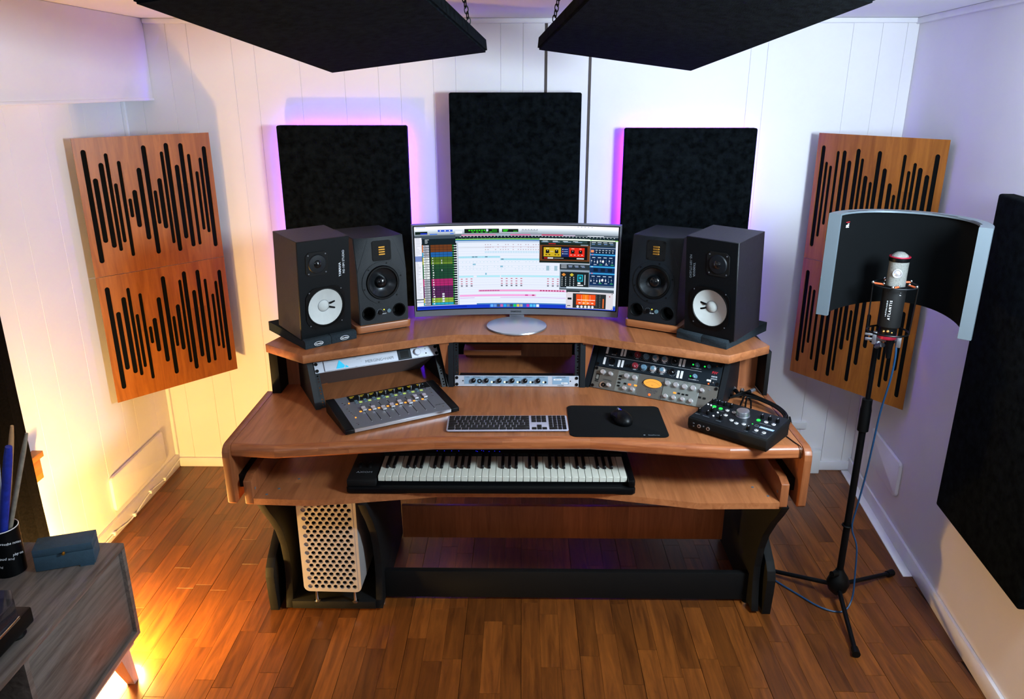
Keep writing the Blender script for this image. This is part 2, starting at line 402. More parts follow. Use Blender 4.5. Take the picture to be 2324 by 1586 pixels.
struct('trim_4', MB().box(-1.653, RWX(3.6), 3.583, 3.6, CZ-.022, CZ, .006), 'trim')
tr = MB().prism([(RWX(3.6)-.018,3.6),(RWX(-1)-.018,-1),(RWX(-1),-1),(RWX(3.6),3.6)], CZ-.026, CZ, bev=.005); struct('trim_5', tr, 'trim')
struct('baseboard_back', MB().box(-1.785, RWX(3.59)-.01, 3.586, 3.6, 0, .05, .004), 'trim')
struct('baseboard_left', MB().box(-1.8, -1.785, -1, 3.6, 0, .072, .004), 'trim')
bb = MB().prism([(RWX(3.6)-.014,3.6),(RWX(-1)-.014,-1),(RWX(-1),-1),(RWX(3.6),3.6)], 0, .068, bev=.004); struct('baseboard_right', bb, 'trim')
sp = MB().prism([(RWX(3.58)-.05,3.58),(RWX(2.67)-.05,2.67),(RWX(2.67)-.012,2.67),(RWX(3.58)-.012,3.58)], -.003, .004, bev=.001); struct('trim_6', sp, 'trim')
# low rounded cover plates
def cover(name, loc, rot, ln, h, label):
    mb = MB(); pts = rring(0, h/2, ln, h, .02)
    mb.prism([(p[0], p[1]) for p in pts], 0, -.016, 'xz', bev=.005)
    o = solo(name, mb, 'trim', label, 'cover'); o.location = loc; o.rotation_euler = (0,0,rot); return o
cover('wall_cover_plate', (-1.8, 3.21, .10), PI/2, .5, .165, 'white rounded cover plate low on left wall, lit from below')
cover('wall_cover_plate', (RWX(3.16)-.0005, 3.16, .192), -PI/2-.1145, .39, .162, 'white rounded cover plate low on right wall beside microphone stand')
solo('socket_box', MB().box(1.488, 1.534, 3.548, 3.586, .0, .125, .004), 'white', 'white plastic box at foot of back wall right of desk', 'socket')
solo('wall_switch', MB().box(1.375, 1.455, 3.586, 3.6, .232, .272, .004), 'white', 'small white fitting on back wall behind right end of desk', 'switch')
# thin cable clipped along the left skirting
cb = MB().tube([(-1.782,3.585,.045),(-1.78,3.4,.028),(-1.78,3.25,.04),(-1.779,3.05,.012),(-1.779,2.9,.03),(-1.779,2.6,.02),(-1.779,2.3,.03)], .0035, 6)
for y, z in ((3.4,.028),(3.25,.04),(3.08,.016),(2.9,.03)): cb.box(-1.786, -1.773, y-.007, y+.007, z-.008, z+.008, .002)
solo('skirting_cable', cb, 'white', 'thin white cable clipped along the skirting of left wall', 'cable')

# ---------------- acoustic panels
def foam(name, x0, x1, z0, z1, label, y0=3.5, y1=3.555):
    t = thing(name, label, 'acoustic panel', ((x0+x1)/2, y1, z0), 0, 'dark fabric panels on the back wall')
    w = (x1-x0)/2; h = z1-z0
    part('fabric_panel', MB().box(-w, w, y0-y1, 0, 0, h, .008, 3), 'suede', t)
    sp = MB()
    for sx in (-1, 1):
        for zz in (.12, h-.14): sp.box(sx*w*.45-.02, sx*w*.45+.02, 0, 3.5985-y1, zz, zz+.04)
    part('wall_bracket', sp, 'blackm', t); return t
foam('acoustic_panel', -1.085, -.509, .57, 1.722, 'black velvet wall panel behind left pair of speakers, purple glow around it')
foam('acoustic_panel', -.319, .259, .57, 1.860, 'tallest black velvet panel on back wall, above the monitor')
foam('acoustic_panel', .454, 1.034, .57, 1.712, 'black velvet wall panel behind right pair of speakers, purple edge on left')
gy0, gy1 = 1.90, 2.50
ang = math.atan2(-1, -.115)
t = thing('acoustic_panel', 'large black fabric panel on right wall at photo edge', 'acoustic panel', (RWX(2.5)-.004, 2.5, .43), math.atan2(1, .115)-PI)
part('fabric_panel', MB().box(0, .61, -.055, -.004, 0, 1.13, .008, 3), 'suede', t)
part('wall_bracket', MB().box(.1, .5, -.006, .004, .9, .95), 'blackm', t)

# ---------------- ceiling clouds
def cloud(A, Bc, C_, label, chx):
    A, Bc, C_ = Vector(A), Vector(Bc), Vector(C_); D = A + C_ - Bc
    n = (A-Bc).cross(C_-Bc).normalized()
    if n.z < 0: n = -n
    t = thing('ceiling_cloud', label, 'acoustic panel', tuple((A+C_)/2), 0, 'dark panels hung from the ceiling')
    o = (A+C_)/2; th = .045
    bm = bmesh.new(); lo = [bm.verts.new(p-o) for p in (A,Bc,C_,D)]; hi = [bm.verts.new(p-o+n*th) for p in (A,Bc,C_,D)]
    bm.faces.new(lo); bm.faces.new(hi[::-1])
    for i in range(4): bm.faces.new((lo[i], lo[(i+1)%4], hi[(i+1)%4], hi[i]))
    bmesh.ops.recalc_face_normals(bm, faces=list(bm.faces)); bmesh.ops.bevel(bm, geom=list(bm.edges), offset=.006, segments=2, affect='EDGES')
    part('fabric_panel', MB().bm(bm), 'suede', t)
    # chains up to the ceiling
    for k, (fa, fb) in enumerate(((.24, .012), (.24, .97), (.85, .012))):
        base = C_ + (D-C_)*fa + (Bc-C_)*fb + n*th; z = base.z - .004; mb = MB(); i = 0; lean = chx if k == 0 else 0
        while z < CZ - .006:
            mb.M = T(base.x-o.x + lean*(z-base.z), base.y-o.y, z+.009-o.z) @ Matrix.Rotation(PI/2*(i%2) + .5, 4, 'Z') @ Matrix.Rotation(PI/2, 4, 'X') @ Matrix.Scale(1.7, 4, (0,1,0))
            mb.torus((0,0,0), .0062, .0017, 'z', 14, 6); z += .0155; i += 1
        if i: part('chain', mb, 'black', t)
    return t
cloud((-.803,1.714,2.044), (-.657,2.798,1.927), (-.115,2.732,1.991), 'black fabric panel hung from ceiling on chains, left of centre', -.2)
cloud((.745,1.772,2.05), (.592,2.855,1.934), (.05,2.786,2.001), 'black fabric panel hung from ceiling on chains, right of centre', .2)

# ---------------- slotted wooden panels
SL = [(0.065,1.09,0.635),(0.114,0.977,0.716),(0.168,1.036,0.691),(0.211,1.072,0.674),(0.247,0.951,0.707),(0.292,1.039,0.645),(0.33,0.885,0.806),(0.371,0.918,0.762),(0.426,1.006,0.705),(0.482,1.095,0.638),(0.522,0.908,0.765),(0.566,0.957,0.742),(0.61,1.066,0.673),(0.651,1.1,0.635),(0.713,1.007,0.686),(0.762,1.096,0.646),(0.816,1.049,0.65),(0.865,0.973,0.714),(0.904,1.03,0.699),(0.945,1.078,0.631)]
NAR = {3,4,5,6,10,12,16,17,18}
def slotted(A, Bp, z0, flip, label, grp):
    A, Bp = Vector((*A,0)), Vector((*Bp,0)); d = Bp - A; Lh = d.length; H = .556
    t = thing('slotted_wood_panel', label, 'diffuser panel', (A.x, A.y, z0), math.atan2(d.y, d.x), grp)
    inner = []
    for i, (u, zt, zb) in enumerate(SL):
        a, b = zb-.579, zt-.579; w = (.0155 if i in NAR else .0205)
        if flip: u = 1-u; a, b = H-b, H-a
        inner.append(rring(u*Lh, (a+b)/2, w, b-a, w/2-.0003, 3))
    part('slotted_face', MB().holes([(0.0005,0.0005),(Lh,0.0005),(Lh,H-.0005),(0.0005,H-.0005)], inner, 0, .0035), 'sapele', t)
    part('felt_backing', MB().box(.006, Lh-.006, .0037, .014, .006, H-.006), 'felt', t)
    return t
for (A, Bp, fl_, side) in (((-1.755,3.065),(-1.385,3.5),False,'left'), ((1.305,3.51),(1.625,3.03),True,'right')):
    slotted(A, Bp, .58, fl_, 'lower square of slotted orange-brown wood panel across %s corner' % side, 'slotted wood panels in the corners')
    slotted(A, Bp, 1.137, fl_, 'upper square of slotted orange-brown wood panel across %s corner' % side, 'slotted wood panels in the corners')

# ================================================================== DESK
dk = thing('studio_desk', 'wide beech studio desk with rack shelf, keyboard tray and black legs', 'desk', (0, 2.6, 0))
def dpart(name, mb, mats, **kw):
    for i, v in enumerate(mb.v): mb.v[i] = v - Vector((0, 2.6, 0))
    return part(name, mb, mats, dk, **kw)
front = [(-.946,2.250),(-.80,2.237),(-.287,2.309),(.231,2.317),(.678,2.247),(.914,2.258)]
def topedge(zt, ymax):
    def f(e):
        a, b = e.verts[0].co, e.verts[1].co
        return abs(a.z-b.z) < 1e-5 and max(a.y, b.y) < ymax
    return f
dpart('desktop', MB().prism([(x, y+.02) for x, y in front] + [(.914,2.98),(.3,3.16),(-.3,3.16),(-.946,2.98)], .736, .778), 'desk')
# rounded nosing along the front, one length per facet
for a, b in zip(front[:-1], front[1:]):
    mb = MB(); va, vb = Vector((*a,0)), Vector((*b,0)); d = (vb-va); n = Vector((-d.y, d.x, 0)).normalized()
    prof = [(.0205,.7785)] + [(.018-.018*math.sin(k*PI/2/4), .7785-.018+.018*math.cos(k*PI/2/4)) for k in range(5)] + [(0,.742),(.006,.736),(.0205,.736)]
    vs = []; 
    for p in (va, vb):
        for (o_, z) in prof: vs.append((p.x + n.x*o_*0, p.y + o_, z))
    m_ = len(prof); fs = [(k, k+1, m_+k+1, m_+k) for k in range(m_-1)] + [tuple(range(m_))[::-1], tuple(range(m_, 2*m_))]
    mb.add(vs, fs); bm = bmesh.new(); 
    dpart('front_nosing', mb, 'nosing')
def yzp(pts, x0, x1, bev=.0): return MB().prism(pts, x0, x1, 'yz', bev=bev)
for x0, x1 in ((-.972,-.947), (.915,.94)):
    pr = [(2.238,.575),(2.236,.74)] + [(2.236+.034-.034*math.cos(k*PI/8), .7455+.034*math.sin(k*PI/8)) for k in range(1,5)] + [(2.72,.7795),(2.72,.565),(2.25,.565)]
    dpart('side_panel', yzp(pr, x0, x1, .0015), 'deskz')
for x0, x1 in ((-.924,-.897), (.862,.889)):
    dpart('tray_cheek', yzp([(2.262,.557),(2.262,.64),(2.30,.652),(2.70,.652),(2.70,.55),(2.27,.55)], x0, x1, .0015), 'deskz')
for x0, x1 in ((-.9468,-.9245), (.8895,.9148)):
    dpart('drawer_slide', MB().box(x0, x1, 2.29, 2.68, .605, .65), 'black')
tf = [(-.896,2.262),(-.70,2.254),(-.59,2.270),(-.285,2.320),(.24,2.322),(.595,2.250),(.861,2.256)]
dpart('keyboard_tray', MB().prism(tf + [(.861,2.66),(-.896,2.66)], .553, .576), 'desk')
sc = MB()
for x, y in ((-.86,2.29),(-.83,2.33),(-.78,2.40),(.80,2.36),(.835,2.30)): sc.cyl((x,y,.576), .0048, .0012, 'z', 10)
for x in (-.8968, .8612): sc.cyl((x if x < 0 else x-.0012, 2.29, .60), .005, .0012, 'x', 10)
dpart('screw_caps', sc, 'rim')
# raised shelf
sf = [(-.944,2.672),(-.772,2.545),(-.332,2.768),(-.254,2.794),(.228,2.794),(.275,2.770),(.735,2.562),(.912,2.677)]
dpart('raised_shelf', MB().prism(sf + [(.885,2.80),(.60,3.2),(-.62,3.2),(-.905,2.80)], .954, .985, bev=.0012, seg=1), 'desk')
LRo = Vector((-.721,2.556,.7795)); LRa = .470; RRo = Vector((.268,2.776,.7795)); RRa = -.482; TILT = .58
for s_, o_, a_ in ((-1, LRo, LRa), (1, RRo, RRa)):
    x = s_*.93
    dpart('end_post', MB().box(x-.016 if s_>0 else -.946, x+.0 if s_>0 else -.914, 2.70, 3.0, .778, .954, .001), 'blackm')
    dpart('shelf_support', MB().box(.74 if s_>0 else -.912, .912 if s_>0 else -.76, 2.795, 2.81, .778, .954), 'deskz')
for pts in ([(-.279,.7785),(-.285,.7785),(-.318,.9535),(-.279,.9535)], [(.238,.7785),(.245,.7785),(.281,.9535),(.238,.9535)]):
    dpart('rack_divider', MB().prism(pts, 2.80, 2.812, 'xz'), 'deskz')
dpart('back_board', MB().box(-.24, .0, 3.03, 3.11, .82, .842, .001), 'deskx')
dpart('back_panel', MB().box(-.24, .22, 3.135, 3.15, .778, .90), 'deskz')
# legs
for x0, x1, nm in ((-.887,-.861,'leg'), (-.546,-.52,'leg'), (.872,.898,'leg')):
    pr = [(2.262,.553),(2.30,.50),(2.35,.44),(2.405,.36),(2.440,.28),(2.457,.19),(2.455,.13),(2.442,.06),(2.428,.012),(2.95,.012),(2.93,.2),(2.93,.3),(2.96,.553)]
    dpart(nm, yzp(pr, x0, x1, .001), 'blackm')
for x0, x1 in ((-.948,-.916), (.912,.944)):
    pr = [(2.428,.0),(2.418,.10),(2.415,.155),(2.427,.19),(2.455,.215),(2.58,.29),(2.9,.29),(3.0,.2),(3.02,.0)]
    dpart('foot_plate', yzp(pr, x0, x1, .002), 'blackm')
for x0, x1 in ((-.9165,-.8865), (.8975,.9125)):
    dpart('leg_spacer', MB().box(x0, x1, 2.55, 2.92, .05, .25), 'black')
dpart('cpu_shelf', MB().box(-.861, -.546, 2.425, 2.92, .012, .044, .001), 'blackm')
dpart('cpu_back', MB().box(-.861, -.546, 2.9, 2.92, .044, .553), 'black')
dpart('crossbar', MB().box(-.52, .872, 2.50, 2.525, .012, .128, .001), 'blackm')
dpart('modesty_panel', MB().box(-.467, .80, 2.65, 2.668, .182, .325, .001), 'deskz')
dpart('upper_rail', MB().box(-.52, .872, 2.70, 2.72, .38, .553), 'black')
lf = MB()
for x in (-.533, .874, -.87): lf.cyl((x if x<.8 else .866, 2.49, 0), .014, .013, 'z', 14)
dpart('levelling_foot', lf, 'chrome')
# racks : local frame u along x, face in XZ plane tilted back
def rackM(o_, a_, t_): return Matrix.Translation(o_) @ Matrix.Rotation(a_, 4, 'Z') @ Matrix.Rotation(-t_, 4, 'X')
def rack(o_, a_, t_, hole_u, U=4, W_=.4826, depth=.26, name='rack_frame'):
    M = rackM(o_, a_, t_); H = U*.04445*.985
    mb = MB()
    # side plates as vertical prisms, in the untilted frame
    M0 = Matrix.Translation(o_) @ Matrix.Rotation(a_, 4, 'Z'); mb.M = M0
    zt = .1735; yt = math.sin(t_)*H
    for x0, x1 in ((-.024,-.004), (W_+.004, W_+.024)):
        mb = MB(); mb.M = M0
        mb.prism([(-.006,0),(yt-.006,H*math.cos(t_)),(yt,zt),(yt+.16,zt),(depth,zt*.5),(depth,0)], x0, x1, 'yz'); dpart('rack_side', mb, 'rack')
    # slotted rails
    for x0, x1 in ((-.003,.0155), (W_-.0155, W_+.003)):
        rl = MB(); inner = []
        for u in range(U):
            if u in hole_u:
                for k in (.25,.5,.75): inner.append(circ((x0+x1)/2+(.001), (u+k)*.04445*.985, .0032, 8))
        rl.M = M
        rl.holes([(x0,.0),(x1,.0),(x1,H),(x0,H)], inner, .004, .0065)
        for i, v in enumerate(rl.v): pass
        dpart('rack_rail', rl, 'rack')
    return M
ML = rack(LRo, LRa, TILT, {0,1,2}); MR = rack(RRo, RRa, TILT, set())
MC = rack(Vector((-.258,2.779,.7785)), -.0015, .165, {1,2,3}, depth=.2)
dpart('rack_top_bar', MB().box(-.262, .232, 2.82, 2.85, .940, .954), 'black')

# ================================================================== RACK GEAR
def unit(name, label, Mx, v0, U, fmat, depth, chassis='alud', cat='audio equipment', W_=.4826, cx=.018):
    k = .985; H = U*.04445*k
    t = thing(name, label, cat, (Mx @ T(0,0,v0)).to_translation(), 0)
    loc = t.location.copy()
    A = T(-loc.x,-loc.y,-loc.z) @ Mx @ T(0,0,v0)
    mb = MB(); mb.M = A; mb.box(.0005, W_-.0005, 0, .0036, .0006, H-.0006, .0008, 1); part('faceplate', mb, fmat, t)
    mb = MB(); mb.M = A; mb.box(cx, W_-cx, .0038, depth, .0015, H-.0015, .001, 1); part('chassis', mb, chassis, t)
    sc = MB(); sc.M = A
    for u in (.0085, W_-.0085):
        for z in ((.009, H-.009) if U < 3 else (.01, H-.01)):
            sc.cyl((u, .0, z), .0062, -.003, 'y', 14); 
    part('rack_screws', sc, 'knobk', t)
    t['A'] = 0
    return t, A, H
def kn(A, x, z, r, h, name, m, parent, pm='print', ptr=True, seg=20, skirt=0, a=.6):
    mb = MB(); mb.M = A
    prof = [(r*1.02,0),(r,-h*.15),(r*.94,-h*.9),(r*.8,-h)]
    if skirt: prof = [(r*skirt,0),(r*skirt,-h*.25),(r,-h*.3),(r*.94,-h*.92),(r*.82,-h)]
    mb.lathe([(p[0], p[1]) for p in prof], seg, (x, 0, z), 'y')
    if ptr:
        mb.mi = 1; K = mb.M; mb.M = A @ T(x, -h-.0002, z) @ Matrix.Rotation(a, 4, 'Y'); mb.box(-.0006, .0006, -.0002, .0003, r*.2, r*.85); mb.M = K
        return part(name, mb, [m, pm], parent)
    return part(name, mb, m, parent)
for d in ('A',): pass
# left interface
t, A, H = unit('audio_interface', 'silver one-unit rack interface with glowing cyan triangle in left rack', ML, .1295, 1, 'silver', .27, 'alud')
mb = MB(); mb.M = A; mb.box(.036, .445, -.005, .0, .002, H-.002, .001, 1); part('front_bezel', mb, 'silver', t)
mb = MB(); mb.M = A
mb.prism([(.078,.006),(.094,.037),(.112,.014),(.107,.006)], -.0052, -.0068, 'xz', bev=.0006, seg=1)
mb.prism([(.112,.006),(.116,.0155),(.125,.008),(.124,.006)], -.0052, -.0068, 'xz', bev=.0004, seg=1)
part('triangle_logo', mb, 'gcyan', t, label='glowing cyan triangle logo')
mb = MB(); mb.M = A
mb.text('MERGING+HAPI', .0155, T(.245,-.0055,.016) @ FR)
mb.M = A
for p, q in (((.148,.040),(.158,.037)),((.158,.037),(.176,.030)),((.176,.030),(.174,.020)),((.150,.012),(.156,.004))):
    mb.box(min(p[0],q[0]), max(p[0],q[0])+.0008, -.0054, -.005, min(p[1],q[1]), min(p[1],q[1])+.0008)
mb.box(.3955,.3962,-.0054,-.005,.002,H-.002)
part('front_lettering', mb, 'dimprint', t)
mb = MB(); mb.M = A; mb.box(.318, .372, -.0062, -.005, .0018, H-.0018, .0005, 1); d_ = part('display', mb, 'navy', t)
mb = MB(); mb.M = A; mb.box(.328, .362, -.0066, -.0062, .008, H-.009); part('display_glass', mb, 'black', d_)
kn(A, .396, .0225, .0135, .016, 'volume_knob', 'silver', t, ptr=False, seg=28)
mb = MB(); mb.M = A
for z in (.031,.014): mb.cyl((.431, -.0049, z), .0028 if z<.02 else .0018, -.0006, 'y', 10)
part('jack_holes', mb, 'black', t)
# centre headphone amplifier
t, A, H = unit('headphone_amplifier', 'silver and blue one-unit headphone amplifier with small black knobs, centre rack', MC, .0005, 1, 'silver', .06, 'blackm')
mb = MB(); mb.M = A
for i in range(7):
    x0 = .0375 if i == 0 else .0625+(i-1)*.0502; x1 = .0615 if i == 0 else x0+.0492
    mb.box(x0, x1, -.0006, 0, .0095, .0405); part('blue_field', mb, 'bluegrey', t); mb = MB(); mb.M = A
mb.box(.380,.445,-.0006,0,.0095,.0405); part('blue_field', mb, 'bluegrey', t)
mb = MB(); mb.M = A
for i, s_ in enumerate(('HP 1','MUSIC','CH 1','CH 2','CH 3','CH 4')): mb.text(s_, .0075, T(.085+i*.0502,-.0004,.005) @ FR)
for i in range(6): mb.text('HEADPHONES %d' % (i+1), .0042, T(.087+i*.0502,-.0009,.0375) @ FR)
mb.text('POWER', .0042, T(.049,-.0009,.0375) @ FR)
mb.text('6 HEADPHONES', .0055, T(.412,-.0009,.0375) @ FR); mb.text('AMPLIFIER', .0055, T(.412,-.0004,.005) @ FR)
part('front_lettering', mb, 'dprint', t)
mb = MB(); mb.M = A; mb.prism(rring(.400,.0285,.032,.006,.0029), -.0006,-.0012,'xz'); mb.prism(rring(.427,.0145,.026,.006,.0029), -.0006,-.0012,'xz'); part('white_stickers', mb, 'white', t)
mb = MB(); mb.M = A; mb.text('AMC 210', .0048, T(.400,-.0014,.0285) @ FR); mb.text('MIDI 112', .0045, T(.427,-.0014,.0145) @ FR); part('sticker_text', mb, 'dprint', t)
for i in range(6): kn(A, .0735+i*.0502, .0245, .0092, .012, 'volume_knob', 'knobk', t, a=.7)
mb = MB(); mb.M = A; mb.lathe([(.0086,0),(.0086,-.003),(.0045,-.003),(.0045,.002)], 18, (.0975,0,.022), 'y'); part('headphone_jack', mb, 'knobk', t)
for i in range(5):
    mb = MB(); mb.M = A; mb.cyl((.1445+i*.0502,-.0006,.018), .0038, -.0016, 'y', 10); part('indicator_light', mb, 'gwhite', t)
    mb = MB(); mb.M = A; mb.cyl((.1525+i*.0502,-.0006,.018), .0042, -.002, 'y', 12); part('toggle_button', mb, 'knobk', t)
mb = MB(); mb.M = A
for x in (.0325,.450): mb.cyl((x,-.0002,.0225), .0026, -.0006, 'y', 10)
part('face_holes', mb, 'black', t)
# right: valve channel strip (lower two units)
t, A, H = unit('channel_strip', 'champagne-grey two-unit channel strip with amber oval meter and silver knobs', MR, .0008, 2, 'champ', .2)
X = lambda u: u*.4826
Zv = lambda v: v*H
mb = MB(); mb.M = A; mb.box(X(.585), X(.862), -.0025, 0, .001, H-.001, .0008, 1); part('right_plate', mb, 'champl', t)
mb = MB(); mb.M = A; mb.box(X(.205), X(.374), -.0006, 0, .004, H-.004); part('centre_plate', mb, 'champl', t)
for i, (u, v) in enumerate([(0.083,0.757),(0.149,0.74),(0.282,0.77),(0.349,0.755),(0.154,0.227),(0.287,0.217),(0.353,0.229),(0.616,0.764),(0.682,0.752),(0.75,0.743),(0.816,0.747),(0.884,0.726),(0.621,0.204),(0.685,0.203),(0.754,0.207),(0.819,0.197)]):
    big = i in (0,2,3,7,8,9,10)
    kn(A, X(u), Zv(v), .0098 if big else .0078, .017, 'control_knob', 'knobs', t, ptr=False, seg=22)
mb = MB(); mb.M = A; el = [(X(.496)+.0385*math.cos(2*PI*k/36), Zv(.645)+.0185*math.sin(2*PI*k/36)) for k in range(36)]
mb.prism(el, 0, -.004, 'xz', bev=.001, seg=1); part('meter_bezel', mb, 'chrome', t)
mb = MB(); mb.M = A; el = [(X(.499)+.0352*math.cos(2*PI*k/36), Zv(.645)+.0163*math.sin(2*PI*k/36)) for k in range(36)]
mb.prism(el, -.0042, -.0048, 'xz'); vu = part('vu_meter', mb, 'gvu', t, label='glowing amber oval level meter')
mb = MB(); mb.M = A
for k in range(24):
    a = R(50+80*k/24); a2 = R(50+80*(k+1)/24); x, z = X(.499)+.042*math.cos(a), Zv(.645)-.036+.042*math.sin(a); mb.box(x-.0010, x+.0012, -.0052, -.0049, z-.0003, z+.0004)
mb.text('VU', .006, T(X(.499), -.0051, Zv(.55)) @ FR)
part('meter_scale', mb, 'orangeb', vu)
mb = MB(); mb.M = A; mb.lathe([(.0115,0),(.0115,-.004),(.009,-.004)], 22, (X(.100),0,Zv(.2)), 'y'); part('jack_ring', mb, 'chrome', t)
mb = MB(); mb.M = A; mb.lathe([(.0088,-.004),(.0088,-.0055),(.0035,-.0055),(.0035,-.002)], 22, (X(.107),0,Zv(.198)), 'y'); part('input_jack', mb, 'knobk', t)
for u, v, m_ in ((0.318,0.425,'gorange'),(0.367,0.427,'gamber'),(0.683,0.418,'gamber')):
    mb = MB(); mb.M = A; mb.box(X(u)-.0055, X(u)+.0055, -.0042, 0, Zv(v)-.003, Zv(v)+.003, .0006, 1); part('lit_switch', mb, m_, t)
for u, v in ((0.282,0.429),(0.715,0.426),(0.748,0.414),(0.778,0.42),(0.229,0.72),(0.23,0.587),(0.231,0.426),(0.231,0.286),(0.877,.425),(.912,.416)):
    mb = MB(); mb.M = A; mb.box(X(u)-.005, X(u)+.005, -.0042, 0, Zv(v)-.003, Zv(v)+.003, .0006, 1); part('push_switch', mb, 'blackm', t)
mb = MB(); mb.M = A; mb.cyl((X(.492),-.0,Zv(.145)), .0045, -.003, 'y', 12); part('power_light', mb, 'gorange', t)
mb = MB(); mb.M = A; mb.box(X(.026), X(.056), -.0008, 0, Zv(.30), Zv(.66)); part('badge', mb, 'blackm', t)
mb = MB(); mb.M = A; mb.box(X(.031), X(.051), -.0012, -.0008, Zv(.42), Zv(.62)); mb.text('VT-737', .0052, T(X(.041),-.0011,Zv(.35)) @ FR); part('badge_emblem', mb, 'champl', t)
mb = MB(); mb.M = A
mb.text('AVALON', .0115, T(X(.50),-.0003,Zv(.34)) @ FR); mb.text('VACUUM TUBE', .005, T(X(.50),-.0003,Zv(.25)) @ FR)
for u, v, s_ in ((.083,.93,'INPUT'),(.155,.93,'GAIN'),(.24,.9,'HI-PASS'),(.285,.95,'THRESHOLD'),(.355,.93,'COMPRESSION'),(.287,.06,'ATTACK'),(.353,.07,'RELEASE'),(.884,.93,'OUTPUT'),(.12,.45,'INSTRUMENT'),(.154,.42,'FILTER')):
    mb.text(s_, .0042, T(X(u),-.0008,Zv(v)) @ FR)
for u, v, s_ in ((.616,.93,'BASS'),(.682,.93,'LOW-MID'),(.75,.93,'HIGH-MID'),(.816,.93,'TREBLE'),(.62,.04,'30 BASS 450'),(.69,.04,'100 LOW 450'),(.755,.04,'1K HIGH 2K8'),(.82,.04,'10K 32K')):
    mb.text(s_, .0042, T(X(u),-.0027,Zv(v)) @ FR)
part('front_lettering', mb, 'dprint', t)
mb = MB(); mb.M = A
for u, v in ((.385,.93),(.385,.07),(.577,.92),(.577,.1),(.937,.807)): mb.cyl((X(u),0,Zv(v)), .003, -.0012, 'y', 10)
part('plate_screws', mb, 'alud', t)
# right: navy preamp pair (upper two units)
t, A, H = unit('preamplifier', 'navy two-unit preamp with red and grey-blue knobs above the grey channel strip', MR, .0886, 2, 'navy', .2, 'blackm')
mb = MB(); mb.M = A
for u, v in ((0.071,0.784),(0.195,0.779),(0.221,0.786),(0.673,0.757),(0.702,0.758),(0.067,0.281),(0.191,0.264),(0.22,0.277),(0.675,0.236),(0.703,0.241)):
    mb = MB(); mb.M = A; mb.box(X(u)-.0045, X(u)+.0045, -.001, 0, Zv(v)-.0145, Zv(v)+.0145, .0005, 1); part('white_label', mb, 'white', t)
mb = MB(); mb.M = A
mb.box(X(.915)-.008, X(.915)+.008, -.001, 0, Zv(.2)-.0035, Zv(.2)+.0035, .0005, 1)
part('white_button', mb, 'white', t)
for v in (.785, .287):
    kn(A, X(.328), Zv(v), .0105, .016, 'gain_knob', 'knobr', t, skirt=1.15, a=2.6)
    kn(A, X(.40), Zv(v-.012), .0095, .016, 'filter_knob', 'knobb', t, skirt=1.2, ptr=False)
    for u in (.475, .549): kc = kn(A, X(u), Zv(v), .0098, .013, 'level_knob', 'knobs', t, skirt=1.25, ptr=False); mb = MB(); mb.M = A; mb.cyl((X(u),-.013,Zv(v)), .0072, -.004, 'y', 18); part('knob_cap', mb, 'knobb', kc)
    kn(A, X(.629), Zv(v+.02), .010, .012, 'trim_knob', 'knobk', t, a=2.3)
    kn(A, X(.268), Zv(v-.06), .006, .008, 'small_switch', 'knobk', t, ptr=False)
    kn(A, X(.808), Zv(v-.023), .0085, .014, 'monitor_knob', 'knobb', t, a=2.8)
    mb = MB(); mb.M = A; mb.lathe([(.0125,0),(.0125,-.002),(.0105,-.002),(.0105,.003)], 22, (X(.132),0,Zv(v+.025)), 'y'); j = part('xlr_input', mb, 'knobk', t)
    mb = MB(); mb.M = A; mb.cyl((X(.132)-.010,0,Zv(v+.025)+.010), .002, -.003, 'y', 8); mb.cyl((X(.132)+.010,0,Zv(v+.025)-.010), .002, -.003, 'y', 8); part('xlr_screws', mb, 'chrome', j)
kn(A, X(.896), Zv(.781), .007, .012, 'phones_knob', 'knobb', t, ptr=False)
for u, v, m_ in ((0.773,0.76,'ggreen'),(0.863,0.756,'ggreen'),(0.772,0.25,'ggreen'),(0.918,0.06,'gorange')):
    mb = MB(); mb.M = A; mb.cyl((X(u),0,Zv(v)), .0030, -.002, 'y', 10); part('indicator_light', mb, m_, t)
mb = MB(); mb.M = A
mb.box(X(.064), X(.848), -.0004, 0, Zv(.515), Zv(.524))
mb.text('neve', .0115, T(X(.949),-.0003,Zv(.40)) @ FR); mb.text('1073DPX', .006, T(X(.949),-.0003,Zv(.29)) @ FR)
for dv in (0, -.498):
    for k in range(11):
        for u, r_ in ((.328,.0155),(.40,.0145),(.475,.0155),(.549,.0155),(.629,.014)):
            a = R(-210+k*24); mb.box(X(u)+r_*math.cos(a)-.0006, X(u)+r_*math.cos(a)+.0006, -.0004, 0, Zv(.78+dv)+r_*math.sin(a)-.0006, Zv(.78+dv)+r_*math.sin(a)+.0006)
    for u, s_ in ((.132,'MIC LINE'),(.328,'GAIN'),(.475,'LOW'),(.549,'HIGH'),(.808,'GAIN')): mb.text(s_, .0045, T(X(u),-.0003,Zv(.62+dv)) @ FR)
    for k in range(9): mb.box(X(.765+.009*k)-.0009, X(.765+.009*k)+.0009, -.0004, 0, Zv(.62+dv)-.0012, Zv(.62+dv)+.0006)
part('front_lettering', mb, 'print', t)
mb = MB(); mb.M = A
for k, (x, z, w, h) in enumerate(((-.009,.0,.002,.009),(-.0055,.003,.002,.007),(-.002,-.001,.002,.009),(.002,.002,.002,.008),(.0055,-.001,.002,.007),(.009,.003,.0025,.003))):
    mb.box(X(.948)+x-w/2, X(.948)+x+w/2, -.0006, 0, Zv(.56)+z-h/2, Zv(.56)+z+h/2)
part('red_logo', mb, 'red', t, label='red zigzag maker logo')
mb = MB(); mb.M = A
for u, v in ((.955,.84),(.953,.13),(.93,.13)): mb.cyl((X(u),0,Zv(v)), .0028, -.006, 'y', 8)
